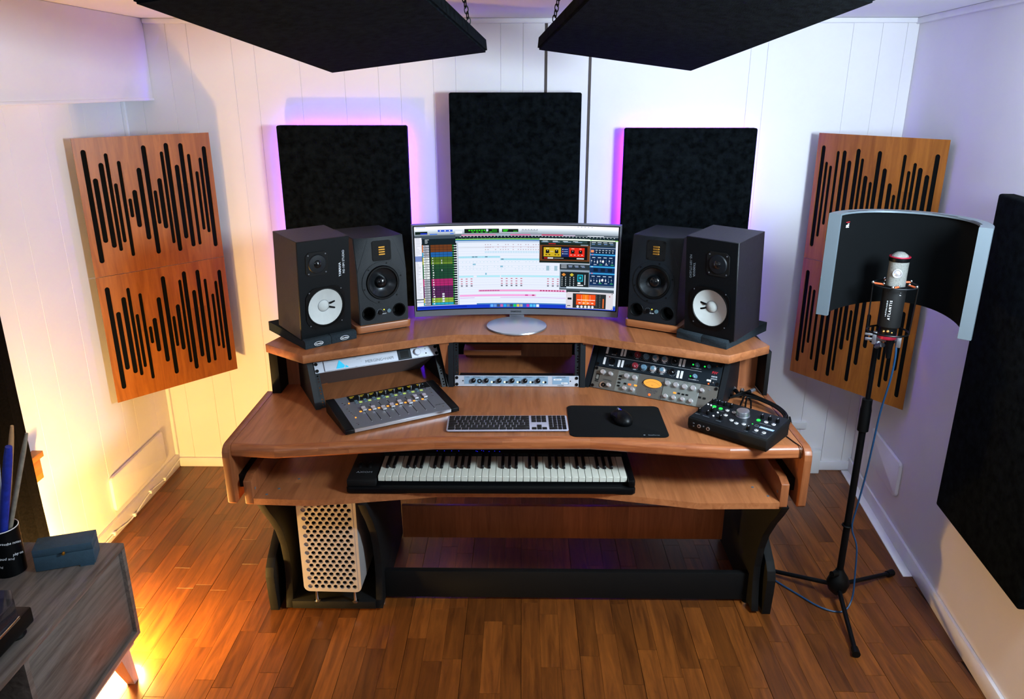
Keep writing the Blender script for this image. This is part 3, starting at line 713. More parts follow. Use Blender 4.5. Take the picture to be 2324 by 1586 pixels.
part('toggle_switches', mb, 'chrome', t)

# ================================================================== SPEAKERS
def cabM(x, y, z, yaw, tilt): return Matrix.Translation((x,y,z)) @ Matrix.Rotation(yaw, 4, 'Z') @ Matrix.Rotation(-tilt, 4, 'X')
def ns10(x, y, z, yaw, tilt, s, mir, label):
    t = thing('bookshelf_speaker', label, 'speaker', (x,y,z), yaw, 'white-cone monitor speakers')
    A = Matrix.Rotation(-tilt, 4, 'X') @ Matrix.Scale(s, 4)
    w, h, d = .215, .382, .199
    fx = (lambda u: w*(1-u)) if mir else (lambda u: w*u)
    def P(): mb = MB(); mb.M = A; return mb
    cx, cz = fx(.49), h*.305
    cut(part('cabinet', P().box(0, w, .004, d, 0, h, .0012, 1), 'vinyl', t), P().cyl((cx,-.01,cz), .0775, .034, 'y', 40))
    cut(part('baffle', P().box(.001, w-.001, 0, .0045, .001, h-.001, .0008, 1), 'baffle', t), P().cyl((cx,-.01,cz), .0775, .034, 'y', 40))
    fr = P(); pts = []
    for k in range(40):
        a = 2*PI*k/40; q = .083
        px, pz = q*math.cos(a), q*math.sin(a); 
        m_ = .0905; sc_ = min(1.18, 1/max(abs(math.cos(a)), abs(math.sin(a)))*.985 if True else 1)
        sc_ = min(sc_, 1.14); pts.append((cx+px*sc_, cz+pz*sc_))
    fr.holes(pts, [circ(cx, cz, .079, 36)], -.004, 0); wf = part('woofer_frame', fr, 'black', t)
    part('surround', P().lathe([(.079,-.001),(.0775,-.004),(.0735,-.0045),(.0715,-.001)], 36, (cx,0,cz), 'y', cap=False), 'rubber', wf)
    cn = P().lathe([(.072,-.001),(.048,.009),(.0225,.016),(.0225,.0155)], 36, (cx,0,cz), 'y', cap=False); part('cone', cn, 'cone', wf, label='white paper woofer cone')
    part('cap_seam', P().torus((cx,.0148,cz), .0232, .0007, 'y', 30, 5), 'dimprint', wf)
    part('dust_cap', P().lathe([(.0228,.0155),(.018,.011),(.010,.0085),(1e-5,.0078)], 28, (cx,0,cz), 'y', cap=False), 'cone', wf)
    lv = P()
    for sg in (-1, 1):
        dr = (-1 if mir else 1)
        K = lv.M; lv.M = K @ T(cx+dr*.0345, .0105, cz+sg*.0105) @ Matrix.Rotation(-dr*sg*.30, 4, 'Y')
        lv.prism([(p[0], p[1]) for p in rring(0, 0, .024, .0064, .0031)], .006, -.0018, 'xz'); lv.M = K
    part('cone_slots', lv, 'black', wf)
    tx, tz = fx(.358), h*.765
    tw = P(); tw.prism([(tx+px*.046, tz+pz*.046) for px, pz in ((-1,-.72),(-.72,-1),(.72,-1),(1,-.72),(1,.72),(.72,1),(-.72,1),(-1,.72))], 0, -.003, 'xz', bev=.0006, seg=1); tf_ = part('tweeter_plate', tw, 'blackm', t)
    part('tweeter_grille', P().lathe([(.037,-.003),(.034,-.007),(.022,-.0085),(1e-5,-.0095)], 26, (tx,0,tz), 'y', cap=False), 'alud' if False else 'rack', tf_)
    part('tweeter_dome', P().lathe([(.016,-.0086),(.012,-.0125),(1e-5,-.015)], 20, (tx,0,tz), 'y', cap=False), 'domeb', tf_)
    sr = P()
    for a in (45,135,225,315): sr.cyl((tx+.0515*math.cos(R(a))*.97,-.003,tz+.0515*math.sin(R(a))*.97), .0028, -.0012, 'y', 8)
    for a in (45,135,225,315): sr.cyl((cx+.0935*math.cos(R(a)),-.0035,cz+.0935*math.sin(R(a))), .0026, -.0012, 'y', 8)
    part('fixing_screws', sr, 'alud', t)
    tx1, tx2 = (w*.80, w*.875) if not mir else (w*.175, w*.105)
    ra = PI/2 if not mir else -PI/2
    lt = P(); lt.text('YAMAHA', .0135, T(tx1 if not mir else tx1, -.0004, h*.67) @ FR @ Matrix.Rotation(ra, 4, 'Z'), 'CENTER', .0002)
    lt.text('NS-10M STUDIO', .0128, T(tx2 if not mir else tx2, -.0004, h*.745 if not mir else h*.70) @ FR @ Matrix.Rotation(ra, 4, 'Z'))
    part('front_lettering', lt, 'print' if not mir else 'dimprint', t)
    return t
def adam(x, y, z, yaw, tilt, s, label):
    t = thing('studio_speaker', label, 'speaker', (x,y,z), yaw, 'ribbon-tweeter monitor speakers')
    A = Matrix.Rotation(-tilt, 4, 'X') @ Matrix.Scale(s, 4); w, h, d = .201, .337, .28
    def P(): mb = MB(); mb.M = A; return mb
    # cabinet with chamfered upper front corners
    bm = bmesh.new()
    V = lambda *p: bm.verts.new(p)
    c = .022; ax = .052; zb = h*.60
    f = [V(0,0,0),V(w,0,0),V(w,0,zb),V(w-ax,0,h),V(ax,0,h),V(0,0,zb)]
    k = [V(0,d,0),V(w,d,0),V(w,d,h),V(0,d,h)]
    tl, tr_ = V(0,c,h), V(w,c,h)
    bm.faces.new(f); bm.faces.new([k[3],k[2],k[1],k[0]])
    bm.faces.new([f[0],k[0],k[1],f[1]])
    bm.faces.new([f[5],f[4],tl]); bm.faces.new([f[2],tr_,f[3]])
    bm.faces.new([f[0],f[5],tl,k[3],k[0]]); bm.faces.new([f[1],k[1],k[2],tr_,f[2]])
    bm.faces.new([f[4],f[3],tr_,k[2],k[3],tl])
    bmesh.ops.recalc_face_normals(bm, faces=list(bm.faces)); bmesh.ops.bevel(bm, geom=list(bm.edges), offset=.0025, segments=2, affect='EDGES')
    cx, cz = w*.5, h*.478
    cb2 = part('cabinet', P().bm(bm), 'adam', t); cut(cb2, P().cyl((cx,-.01,cz), .0655, .038, 'y', 40))
    for u in (.19, .81): cut(cb2, P().cyl((w*u,-.01,h*.13), .0240, .08, 'y', 28))
    wr = part('woofer_ring', P().lathe([(.083,-.0005),(.083,-.003),(.068,-.003),(.066,-.001)], 40, (cx,0,cz), 'y', cap=False), 'adam', t)
    part('surround', P().lathe([(.067,-.002),(.064,-.008),(.059,-.008),(.056,-.003)], 40, (cx,0,cz), 'y', cap=False), 'rubber', wr)
    part('cone', P().lathe([(.057,-.002),(.040,.010),(.024,.018),(.0235,.018)], 40, (cx,0,cz), 'y', cap=False), 'cone2', wr)
    part('dust_cap', P().lathe([(.0255,.0165),(.0235,.008),(.0165,.001),(.008,-.002),(1e-5,-.003)], 28, (cx,0,cz), 'y', cap=False), 'domeb', wr)
    # dark gap ring hides the cabinet front inside the cone: disc behind is cut away by cone depth
    sc_ = P()
    for k_ in range(6): a = R(15+60*k_); sc_.cyl((cx+.0775*math.cos(a),-.003,cz+.0775*math.sin(a)), .0030, -.0015, 'y', 10)
    part('woofer_screws', sc_, 'black', wr)
    tx, tz = w*.515, h*.848
    tp = part('tweeter_plate', P().prism(rring(tx, tz, .076, .078, .008), 0, -.0022, 'xz', bev=.0006, seg=1), 'blackm', t)
    rb = P()
    for i in range(4): rb.box(tx-.013, tx+.013, -.0045, -.0022, tz-.017+i*.0092, tz-.017+i*.0092+.0062, .001, 1)
    part('ribbon', rb, 'ribbon', tp, label='copper folded ribbon tweeter')
    sc_ = P()
    for sx in (-1,1):
        for sz in (-1,1): sc_.cyl((tx+sx*.032,-.0022,tz+sz*.033), .0032, -.0014, 'y', 10)
        sc_.cyl((tx+sx*.025,-.0022,tz), .002, -.001, 'y', 8)
    for sz in (-1,1): sc_.cyl((tx,-.0022,tz+sz*.027), .002, -.001, 'y', 8)
    part('plate_screws', sc_, 'black', tp)
    for u in (.19, .81):
        part('bass_port', P().lathe([(.0275,.0),(.0262,-.0018),(.0240,.001),(.0225,.012),(.0220,.06),(1e-5,.062)], 28, (w*u,-.0006,h*.13), 'y', cap=False), ['rubber'], t)
    kb_ = P(); kb_.cyl((w*.42,0,h*.133), .0085, -.008, 'y', 16, .0); part('volume_knob', kb_, 'knobk', t)
    part('power_button', P().cyl((w*.594,0,h*.138), .0078, -.004, 'y', 16), 'teal', t)
    part('power_light', P().lathe([(.0028,0),(.001,-.0025)], 10, (w*.50,0,h*.156), 'y'), 'gyellow', t)
    lt = P(); lt.text('ADAM', .0062, T(w*.5,-.0003,h*.108) @ FR)
    for k_ in range(9): a = R(-30+k_*30); lt.box(w*.42+.0115*math.cos(a)-.0006, w*.42+.0115*math.cos(a)+.0006, -.0004, 0, h*.133+.0115*math.sin(a)-.0006, h*.133+.0115*math.sin(a)+.0006)
    part('front_lettering', lt, 'print', t)
    return t
ns10(-.7962,2.6335,1.0125, .719, -.08, .950, False, 'tall black speaker with white cone, leftmost on the raised shelf')
ns10(.6125,2.764,1.0145, -.746, -.09, .955, True, 'tall black speaker with white cone, rightmost on the raised shelf')
adam(-.613,2.788,1.020, .531, .012, .983, 'black speaker with copper ribbon tweeter left of the monitor')
adam(.4165,2.900,1.020, -.503, .010, .985, 'black speaker with copper ribbon tweeter right of the monitor')
# wooden isolation slabs
def slab(cx, cy, yaw, label):
    mb = MB(); pts = rring(0, 0, .225, .285, .016, 4)
    mb.prism(pts, .006, .034, 'xy', bev=.003)
    t = thing('speaker_slab', label, 'speaker stand', (cx,cy,.985), yaw, 'wooden slabs under speakers')
    part('slab', mb, 'deskx', t)
    ft = MB().prism(rring(0,0,.20,.26,.012), 0, .0062); part('rubber_base', ft, 'rubber', t); return t
slab(-.60, 2.952, .531, 'thick reddish wood slab under ribbon speaker left of monitor')
slab(.573, 2.973, -.503, 'thick reddish wood slab under ribbon speaker right of monitor')
# foam wedges
def pad(x, y, yaw, s, logo, label, mir):
    t = thing('foam_speaker_pad', label, 'foam pad', (x,y,.985), yaw, 'charcoal foam pads under speakers')
    w = .105
    for i in (0, 1):
        mb = MB(); x0, x1 = i*w+.0006, (i+1)*w-.0006
        mb.prism([(-.022,0),(-.024,.026),(-.016,.0325),(-.001,.034),(.0,.0265),(.20,.0365),(.29,.0365),(.29,0)], x0, x1, 'yz', bev=.001, seg=1)
        p = part('foam_block', mb, 'foam', t)
        if logo:
            lg = MB(); lg.M = T((x0+x1)/2, -.0245, .0145) @ Matrix.Rotation(-.08, 4, 'X')
            el = [(.0185*math.cos(2*PI*k/24), .0078*math.sin(2*PI*k/24)) for k in range(24)]
            lg.prism(el, .0, -.0008, 'xz'); lg.mi = 1
            el = [(.0165*math.cos(2*PI*k/24), .0065*math.sin(2*PI*k/24)) for k in range(24)]
            lg.prism(el, -.0008, -.0012, 'xz'); lg.mi = 0
            lg.text('Auralex', .0088, T(0,-.0014,0) @ FR, 'CENTER', .0002); part('maker_badge', lg, ['print','black'], p)
    return t
pad(-.792, 2.624, .719, 1, True, 'charcoal foam pad with two small oval logos under leftmost speaker', False)
pad(.602, 2.786, -.746, 1, False, 'plain charcoal foam pad under rightmost speaker', True)

# ================================================================== MONITOR
t = thing('curved_monitor', 'wide curved monitor showing a recording session in colour', 'monitor', (-.018, 2.91, .985), 0)
Rm = 1.75; cxm, cym = -.003, .135; wm = .415; zb, zt = .010, .385
def scr(s, off=0.):
    """point on curve: s metres along from centre"""
    a = s/Rm; return (cxm + (Rm+off)*math.sin(a), cym - (Rm - (Rm+off)*math.cos(a)) + 0*off)
def curved(mb, s0, s1, z0, z1, f0, f1, n=24):
    vs = []; fs = []
    for i in range(n+1):
        s = s0+(s1-s0)*i/n; a = s/Rm
        for off in (f0, f1):
            x = cxm + (Rm+off)*math.sin(a); y = cym - Rm + (Rm+off)*math.cos(a)
            vs += [(x, y, z0), (x, y, z1)]
    for i in range(n):
        b = i*4; c = b+4
        fs += [(b,c,c+1,b+1),(b+2,b+3,c+3,c+2),(b+1,c+1,c+3,b+3),(b,b+2,c+2,c)]
    fs += [(0,1,3,2),(n*4,n*4+2,n*4+3,n*4+1)]
    mb.add(vs, fs)
mb = MB(); curved(mb, -wm, wm, zb, zt, .003, .028); part('housing', mb, 'alud', t)
mb = MB()
curved(mb, -wm, wm, zb, zb+.0235, -.001, .003); curved(mb, -wm, wm, zt-.004, zt, -.001, .003); curved(mb, -wm, -wm+.0045, zb+.0235, zt-.004, -.001, .003, 1); curved(mb, wm-.0045, wm, zb+.0235, zt-.004, -.001, .003, 1)
bz = part('bezel', mb, 'alud', t)
mb = MB(); a = 0; mb.text('SAMSUNG', .0095, T(cxm, cym-.0032, zb+.012) @ FR, 'CENTER', .0001, .0006); part('front_lettering', mb, 'dprint', bz)
mb = MB(); curved(mb, -wm+.0045, wm-.0045, zb+.0235, zt-.004, .0005, .003); part('screen_border', mb, 'black', t)
# --- screen picture
SW0, SW1 = -wm+.010, wm-.010; SZ0, SZ1 = zb+.028, zt-.008
sv = []; sf_ = []; scol = []; lay = [0]
def px(s0, s1, v0, v1, col, n=None):
    """rectangle in screen fractions, v downward"""
    c = S(col); lay[0] += 1; off = .0004 - lay[0]*.0000016
    KN = 48; ks = [s0] + [k/KN for k in range(KN+1) if s0+1e-6 < k/KN < s1-1e-6] + [s1]; n = len(ks)-1
    b = len(sv)
    for q in ks:
        k0 = min(int(q*KN+1e-9), KN-1); fr = q*KN-k0; xy = []
        for kk in (k0, k0+1):
            a = (SW0+(SW1-SW0)*kk/KN)/Rm; xy.append((cxm+(Rm+off)*math.sin(a), cym-Rm+(Rm+off)*math.cos(a)))
        x = xy[0][0]*(1-fr)+xy[1][0]*fr; y = xy[0][1]*(1-fr)+xy[1][1]*fr
        sv.append((x, y, SZ1-(SZ1-SZ0)*v1)); sv.append((x, y, SZ1-(SZ1-SZ0)*v0))
    for i in range(n): sf_.append((b+2*i, b+2*i+2, b+2*i+3, b+2*i+1)); scol.append(c)
rs = random.Random(5)
px(0,1,0,1,'#dfe6f4')
for i in range(8): px(0,1,i*.0125,(i+1)*.0125, ['#fdf8ff','#fbf9ff','#f0f2fa','#e2e9f2','#cfdae4','#bcc9d4','#aab6c2','#9aa6b2'][i])
px(.008,.055,.006,.012,'#8aa8e0')
px(.004,.064,.058,.092,'#0e2018'); px(.03,.062,.075,.09,'#1a34c0')
px(.115,.187,.042,.066,'#2a56d0'); px(.125,.13,.048,.06,'#ffffff'); px(.148,.153,.048,.06,'#ffffff'); px(.17,.175,.048,.06,'#ffffff')
px(.075,.112,.086,.097,'#3a70d8'); px(.175,.192,.084,.095,'#3a70d8'); px(.20,.235,.06,.09,'#e4eaf4')
px(.245,.415,.038,.088,'#0c1c10'); 
for i in range(7): px(.265+i*.0125,.273+i*.0125,.05,.064,'#38e028')
px(.352,.362,.042,.07,'#c8d8e8'); px(.38,.405,.045,.08,'#187018')
for i in range(5): px(.28+i*.022,.292+i*.022,.072,.082,'#30a828')
px(.43,.51,.042,.078,'#0c1c10'); px(.435,.46,.05,.058,'#38e028'); px(.435,.455,.064,.072,'#38e028'); px(.485,.505,.064,.072,'#28b020')
px(.525,.605,.054,.058,'#5a6470'); px(.525,.605,.074,.078,'#7a848c')
for i in range(6): px(.53+i*.014,.535+i*.014,.046,.052,'#39424c')
for i in range(5): px(.80+i*.017,.806+i*.017,.008,.014,'#5878a8')
px(0,1,.1,.118,'#56626c'); px(.23,.40,.105,.118,'#d888b0'); px(.40,.47,.105,.118,'#a8b4c8'); px(.47,.57,.103,.118,'#d070a0'); px(.57,.79,.106,.118,'#c0b0cc'); px(.625,.73,.103,.118,'#c84870'); px(.85,.93,.108,.12,'#c8d0dc')
px(.2,1,.12,.155,'#14242e'); 
for i in range(46): px(.222+i*.0168,.2275+i*.0168,.126,.132,'#d8e4ec')
for i in range(40): px(.21+i*.0195,.2128+i*.0195,.142,.147,'#70a070')
px(.2,1,.155,.166,'#8fd860'); px(.2,.62,.166,.178,'#2468a8'); px(.2,.62,.178,.20,'#b4c4dc')
px(.03,.2,.112,.15,'#3c4a56'); px(.035,.2,.145,.215,'#0c1c24'); px(.05,.07,.152,.157,'#d8e0e8')
for i in range(4): px(.05,.062+.003*(i%2),.165+i*.013,.171+i*.013,'#b0bcc4')
px(0,.034,.118,.128,'#1c2830'); px(0,.034,.128,.93,'#e4e6f0')
for i in range(44): 
    px(.004,.012+.018*rs.random(),.135+i*.0178,.140+i*.0178,'#b4b8c8')
px(0,.034,.345,.41,'#7488c0'); px(0,.034,.865,.878,'#303c44'); px(0,.034,.90,.91,'#8898b8')
tracks = [('#6a3818',3),('#1c5ca0',2),('#4a6a20',2),('#62822a',1),('#1f4a2c',2),('#1a4430',4),('#a82468',3),('#4e2050',5),('#88a83c',2),('#20a0c0',1)]
edge = ['#d87030','#28a8d8','#c8b828','#a8b828','#2a7838','#206838','#d82878','#702060','#d8d040','#28b8d8']
v = .215; dv = .0292; k = 0
px(.034,.205,.20,.95,'#0e1c20')
for (c, n_), e_ in zip(tracks, edge):
    for j in range(n_):
        px(.036,.040,v,v+dv,e_)
        px(.040,.069,v+.003,v+dv-.003,'#b0b4c0' if c in ('#6a3818','#1c5ca0','#a82468','#4e2050','#88a83c','#20a0c0') else '#e4ecec')
        for q in range(3): px(.043+.002*q,.052+.014*rs.random(),v+.006+q*.007,v+.009+q*.007,'#585c6c')
        px(.0765,.183,v+.0015,v+dv-.0015,c)
        for q in (.098,.118,.138,.158): px(q,q+.0012,v,v+dv,'#10181c')
        if c not in ('#6a3818','#1c5ca0'): px(.084,.087+.006*rs.random(),v+.006,v+.020,'#e8e8ec')
        if k in (6,7,10,20,21,22,23): px(.128,.131+.008*(k>18),v+.004,v+.024,'#d8dce8')
        px(.184,.19,v+.008,v+.02,'#28a038'); px(.191,.2065,v+.010,v+.018,'#e8f0f4')
        v += dv; k += 1
px(.208,.212,.2,.955,'#a4acc4')
vr = lambda r: .215+dv*r
for r in range(25): px(.213,.99,vr(r)-.0008,vr(r)+.0008,'#b8c4dc')
for r in (0,1,2): 
    for i in range(22): 
        if rs.random() < .7: px(.345+i*.0125,.350+i*.0125,vr(r)+.008,vr(r)+.016,'#a88890')
px(.213,.37,vr(1)+.012,vr(1)+.015,'#909098'); px(.345,.62,vr(1)+.008,vr(1)+.011,'#b07880')
for i in range(34): px(.345+i*.0082,.348+i*.0082,vr(3)+.004,vr(3)+.022,'#8cc8e0')
px(.213,.42,vr(5)+.002,vr(5)+.024,'#a8dcec')
for i in range(48): px(.214+i*.0043,.216+i*.0043,vr(5)+.011,vr(5)+.015,'#58a0b8')
px(.42,.62,vr(6)+.002,vr(6)+.024,'#a8dcec')
for i in range(46): px(.42+i*.0043,.422+i*.0043,vr(6)+.011,vr(6)+.015,'#58a0b8')
for x in (.28,.295,.345,.425): px(x,x+.012,vr(5 if x<.4 else 6)+.004,vr(5 if x<.4 else 6)+.018,'#6088a0')
for r in (7,9,10):
    for i in range(30):
        if rs.random() < .75: px(.214+i*.0175,.218+i*.0175,vr(r)+.01,vr(r)+.015,'#90c4d4')
px(.283,.298,vr(8)+.004,vr(8)+.022,'#88b8d0'); px(.42,.434,vr(9)+.002,vr(9)+.022,'#88b8d0'); px(.345,.352,vr(12)+.002,vr(12)+.024,'#70b0c8')
for a, b in ((.65,.665),(.69,.705)): px(a,b,vr(9),vr(11),'#9ab8c8')
px(.213,.286,vr(13)+.004,vr(13)+.022,'#98dcea'); px(.302,.419,vr(13)+.004,vr(13)+.022,'#98dcea'); px(.424,.72,vr(13)+.004,vr(13)+.022,'#98dcea'); px(.213,.72,vr(13)+.012,vr(13)+.014,'#e0f4f8')
for g in ((.222,3),(.423,5),(.655,3)):
    for q in range(g[1]):
        for r in range(3): px(g[0]+q*.0245,g[0]+q*.0245+.0095,vr(14+r)+.010,vr(14+r)+.018,'#b01850')
        px(g[0]+q*.0245,g[0]+q*.0245+.0095,vr(17)+.002,vr(17)+.01,'#301838'); px(g[0]+q*.0245,g[0]+q*.0245+.0095,vr(17)+.013,vr(17)+.02,'#301838')
px(.213,.72,vr(17)+.005,vr(17)+.006,'#a8a0c8')
px(.31,.75,vr(19)+.004,vr(19)+.026,'#e89ccc')
for i in range(12): px(.316+i*.0085,.321+i*.0085,vr(19)+.007,vr(19)+.022,'#a04078')
for i in range(9): px(.62+i*.014,.629+i*.014,vr(19)+.007,vr(19)+.022,'#a83868')
px(.215,.60,vr(21)+.004,vr(21)+.026,'#ee9fd8'); px(.545,.56,vr(21)+.007,vr(21)+.022,'#c84898'); px(.58,.592,vr(21)+.007,vr(21)+.022,'#a83868')
px(.215,.29,vr(22)+.012,vr(22)+.016,'#c070d8'); px(.42,.75,vr(22)+.012,vr(22)+.016,'#c070d8')
px(0,1,.955,1,'#1238c0'); px(0,.25,.965,.985,'#0a28a8'); px(.3,1,.94,.955,'#4a80b8'); px(.365,.62,.95,.995,'#2a5cc0')
ic = ['#60a8f0','#6090d0','#404860','#c060a0','#20a0e0','#708090','#404858','#20c850','#e0c040','#b0a898','#3058c0','#c030a0','#50b8e8','#50b8e8','#e8ecf0']
for i, c in enumerate(ic): px(.37+i*.0166,.3835+i*.0166,.955,.988,c)
# plugin windows
px(.615,.865,.165,.44,'#14201c'); px(.615,.865,.15,.168,'#e8f4e8'); px(.62,.85,.172,.20,'#2c4444')
for i in range(4): px(.63+i*.05,.655+i*.05,.178,.184,'#dfe8f0'); px(.625+i*.055,.66+i*.055,.188,.194,'#8fb0d0')
px(.66,.695,.208,.216,'#d02020'); px(.818,.855,.215,.228,'#78909c')
px(.617,.863,.228,.415,'#6a3818'); px(.629,.852,.24,.40,'#080808')
px(.636,.722,.255,.365,'#c8a820'); px(.722,.762,.255,.365,'#12245c'); px(.762,.838,.255,.365,'#e02818')
for x in (.655,.70,.78,.818): px(x-.0085,x+.0085,.285,.325,'#0c0c0c'); px(x-.001,x+.001,.29,.30,'#ffffff')
for x in (.645,.66,.69,.705): px(x,x+.009,.338,.348,'#301008')
for x in (.772,.79,.808,.826): px(x-.004,x+.004,.338,.344,'#f0d8d0')
px(.648,.664,.264,.27,'#f0e8b0'); px(.69,.71,.264,.27,'#f0e8b0'); px(.773,.787,.264,.27,'#f8d0c8'); px(.812,.823,.264,.27,'#f8d0c8')
px(.668,.685,.303,.306,'#e8e8e8')
for i in range(3): px(.728,.733,.272+i*.026,.282+i*.026,'#f08080' if i==1 else '#d8e0f0'); px(.736,.756,.275+i*.026,.28+i*.026,'#a8c0f0')
px(.638,.655,.378,.388,'#e02828'); px(.656,.684,.376,.39,'#e8e8e8'); px(.688,.735,.38,.387,'#9a9a9a'); px(.80,.836,.378,.39,'#f0f0f0')
px(.717,.868,.445,.765,'#8898a8'); px(.717,.868,.455,.52,'#2a343c'); px(.722,.863,.545,.735,'#161e22'); px(.717,.868,.748,.765,'#46525a')
for i in range(3): px(.724,.752,.462+i*.016,.468+i*.016,'#c8d0dc'); px(.76+i*.03,.78+i*.03,.468,.474,'#b0c0dc'); px(.762+i*.032,.778+i*.032,.482,.488,'#90a8d8')
for x, c in ((.738,'#d88838'),(.778,'#c8b838')): px(x-.009,x+.009,.572,.588,c); px(x-.004,x+.004,.562,.598,c); 
for x in (.73,.748,.77,.788):
    px(x-.0006,x+.0006,.60,.72,'#98a8b0')
    for i in range(5): px(x-.002,x+.002,.61+i*.024,.616+i*.024,'#e0e8ec')
px(.806,.834,.575,.66,'#1aa0b8'); px(.811,.829,.588,.647,'#161e22'); px(.815,.825,.60,.632,'#28b8cc')
px(.842,.846,.575,.70,'#c8d4dc'); px(.808,.822,.67,.69,'#e8f0f4'); px(.806,.836,.70,.712,'#e0e4e8')
px(.866,.99,.168,.72,'#10305c'); px(.866,.99,.168,.235,'#2a3a40'); px(.87,.985,.155,.168,'#e8f4e0')
for i in range(4): px(.872+i*.028,.892+i*.028,.18,.187,'#d0dce8'); px(.872+i*.03,.888+i*.03,.20,.207,'#78a0d8')
px(.866,.99,.245,.252,'#a8b4c0'); px(.869,.884,.272,.302,'#e89060'); px(.89,.985,.262,.315,'#0c2036')
for i in range(6): px(.892+i*.016,.902+i*.016,.27,.278,'#c0d0e0'); px(.894+i*.016,.899+i*.016,.292,.306,'#a8b8d0')
for v0 in (.32, .465, .545):
    px(.866,.99,v0,v0+.016,'#38a0dc'); px(.872,.882,v0+.003,v0+.012,'#e86070' if v0!=.465 else '#c8e0f0')
for v0 in (.35, .575):
    px(.869,.987,v0,v0+.10,'#0a2448')
    for i in range(8): px(.873+i*.0145,.8742+i*.0145,v0+.03,v0+.085,'#7898c0'); px(.8715+i*.0145,.8765+i*.0145,v0+.03+.05*rs.random(),v0+.042+.05*rs.random(),'#e0e8f0')
    px(.925,.935,v0+.045,v0+.07,'#e8e8f0')
    for i in range(4): px(.876+i*.028,.892+i*.028,v0+.008,v0+.016,'#c8dcf0'); px(.885+i*.028,.899+i*.028,v0+.092,v0+.1,'#38b868' if i%2 else '#b0c0d8')
for x in (.885,.92,.955): px(x,x+.022,.49,.53,'#061830')
px(.868,.99,.70,.712,'#708090')
px(.752,.99,.745,.79,'#46525c') ; px(.752,.99,.725,.748,'#c8d8e4')
px(.752,.988,.785,.99,'#d4d0d8'); px(.752,.82,.775,.79,'#101418'); px(.786,.952,.805,.985,'#262a2c')
px(.803,.90,.815,.945,'#e84c18'); px(.835,.865,.815,.945,'#f07818'); 
for x in (.829,.851,.872): px(x,x+.0012,.825,.935,'#f8d0a0')
px(.808,.898,.880,.888,'#f8e8d8')
for x in (.815,.836,.857,.879): px(x,x+.011,.915,.928,'#f8d8c0')
for x in (.812,.831,.850,.868,.886): px(x-.0068,x+.0068,.958,.978,'#c8ccd4'); px(x-.003,x+.003,.952,.984,'#f0f0f4')
for i in range(8): px(.904,.9055,.82+i*.02,.826+i*.02,'#a0a8b0'); px(.921,.9235,.82+i*.02,.826+i*.02,'#a0a8b0')
px(.936,.942,.86,.975,'#e06830'); px(.76,.78,.86,.885,'#181c20'); px(.968,.973,.822,.835,'#b02828'); px(.758,.775,.955,.965,'#404448')
for (x,v_) in ((.756,.795),(.982,.795),(.756,.98),(.982,.98)): px(x-.002,x+.002,v_-.004,v_+.004,'#101010')
me = bpy.data.meshes.new('screen_picture'); me.from_pydata(sv, [], sf_); me.materials.append(M_['screen'])
ca = me.color_attributes.new('col', 'FLOAT_COLOR', 'CORNER')
for p, c in zip(me.polygons, scol):
    for li in p.loop_indices: ca.data[li].color = c
o = bpy.data.objects.new('screen_picture', me); COL.objects.link(o); o.parent = t
# stand
mb = MB().lathe([(.118,0),(.1195,.003),(.118,.007),(.10,.0095),(.03,.013),(1e-5,.0135)], 48, (0,-.008,0)); part('stand_base', mb, 'alu', t, label='round brushed silver foot')
mb = MB().box(-.03,.03,.02,.20,.004,.0092,.001); mb.box(-.03,.03,.178,.20,.006,.2,.004); mb.box(-.035,.035,.160,.18,.15,.23,.004); part('stand_neck', mb, 'alu', t)

# ================================================================== DESKTOP ITEMS
DZ = .7785
# --- fader controller
t = thing('fader_controller', 'silver eight-fader control surface with black ends on left of desk', 'audio controller', (-.584,2.324,DZ), .519)
w_, d_ = .418, .229
SLP = .12
TM = T(0,0,.0185) @ Matrix.Rotation(SLP, 4, 'X')     # top surface frame: x right, y back, z up
for x0, x1 in ((0,.031), (w_-.031,w_)):
    part('end_cheek', MB().prism([(0,.004),(0,.017),(.006,.0195),(d_,.0195+d_*.12),(d_,.0),(.02,.0)], x0, x1, 'yz', bev=.0012), 'black', t)
part('body', MB().prism([(.003,.004),(.003,.0165),(d_-.002,.0165+d_*.12),(d_-.002,.002)], .031, w_-.031, 'yz'), 'blackm', t)
def TP(): mb = MB(); mb.M = TM; return mb
part('top_plate', TP().box(.0312, w_-.0312, .004, d_-.002, -.0016, 0, .0004, 1), 'alud', t)
part('front_lip', MB().box(.0312, w_-.0312, -.001, .0045, .006, .0186, .001, 1), 'alu', t)
U = lambda u: .031 + u*(w_-.062); Vv = lambda v: .004 + v*(d_-.006)
part('display_strip', TP().box(U(.125), U(.995), Vv(.80), Vv(.995), 0, .0012, .0004, 1), 'black', t)
mb = TP()
for i in range(8):
    for r_ in range(2): 
        mb.box(U(.145+i*.104), U(.195+i*.104-.02*r_), Vv(.945-.035*r_), Vv(.957-.035*r_), .0012, .0014)
part('oled_text', mb, 'goled', t)
fr_ = [.31,.37,.48,.43,.34,.44,.22,.25]
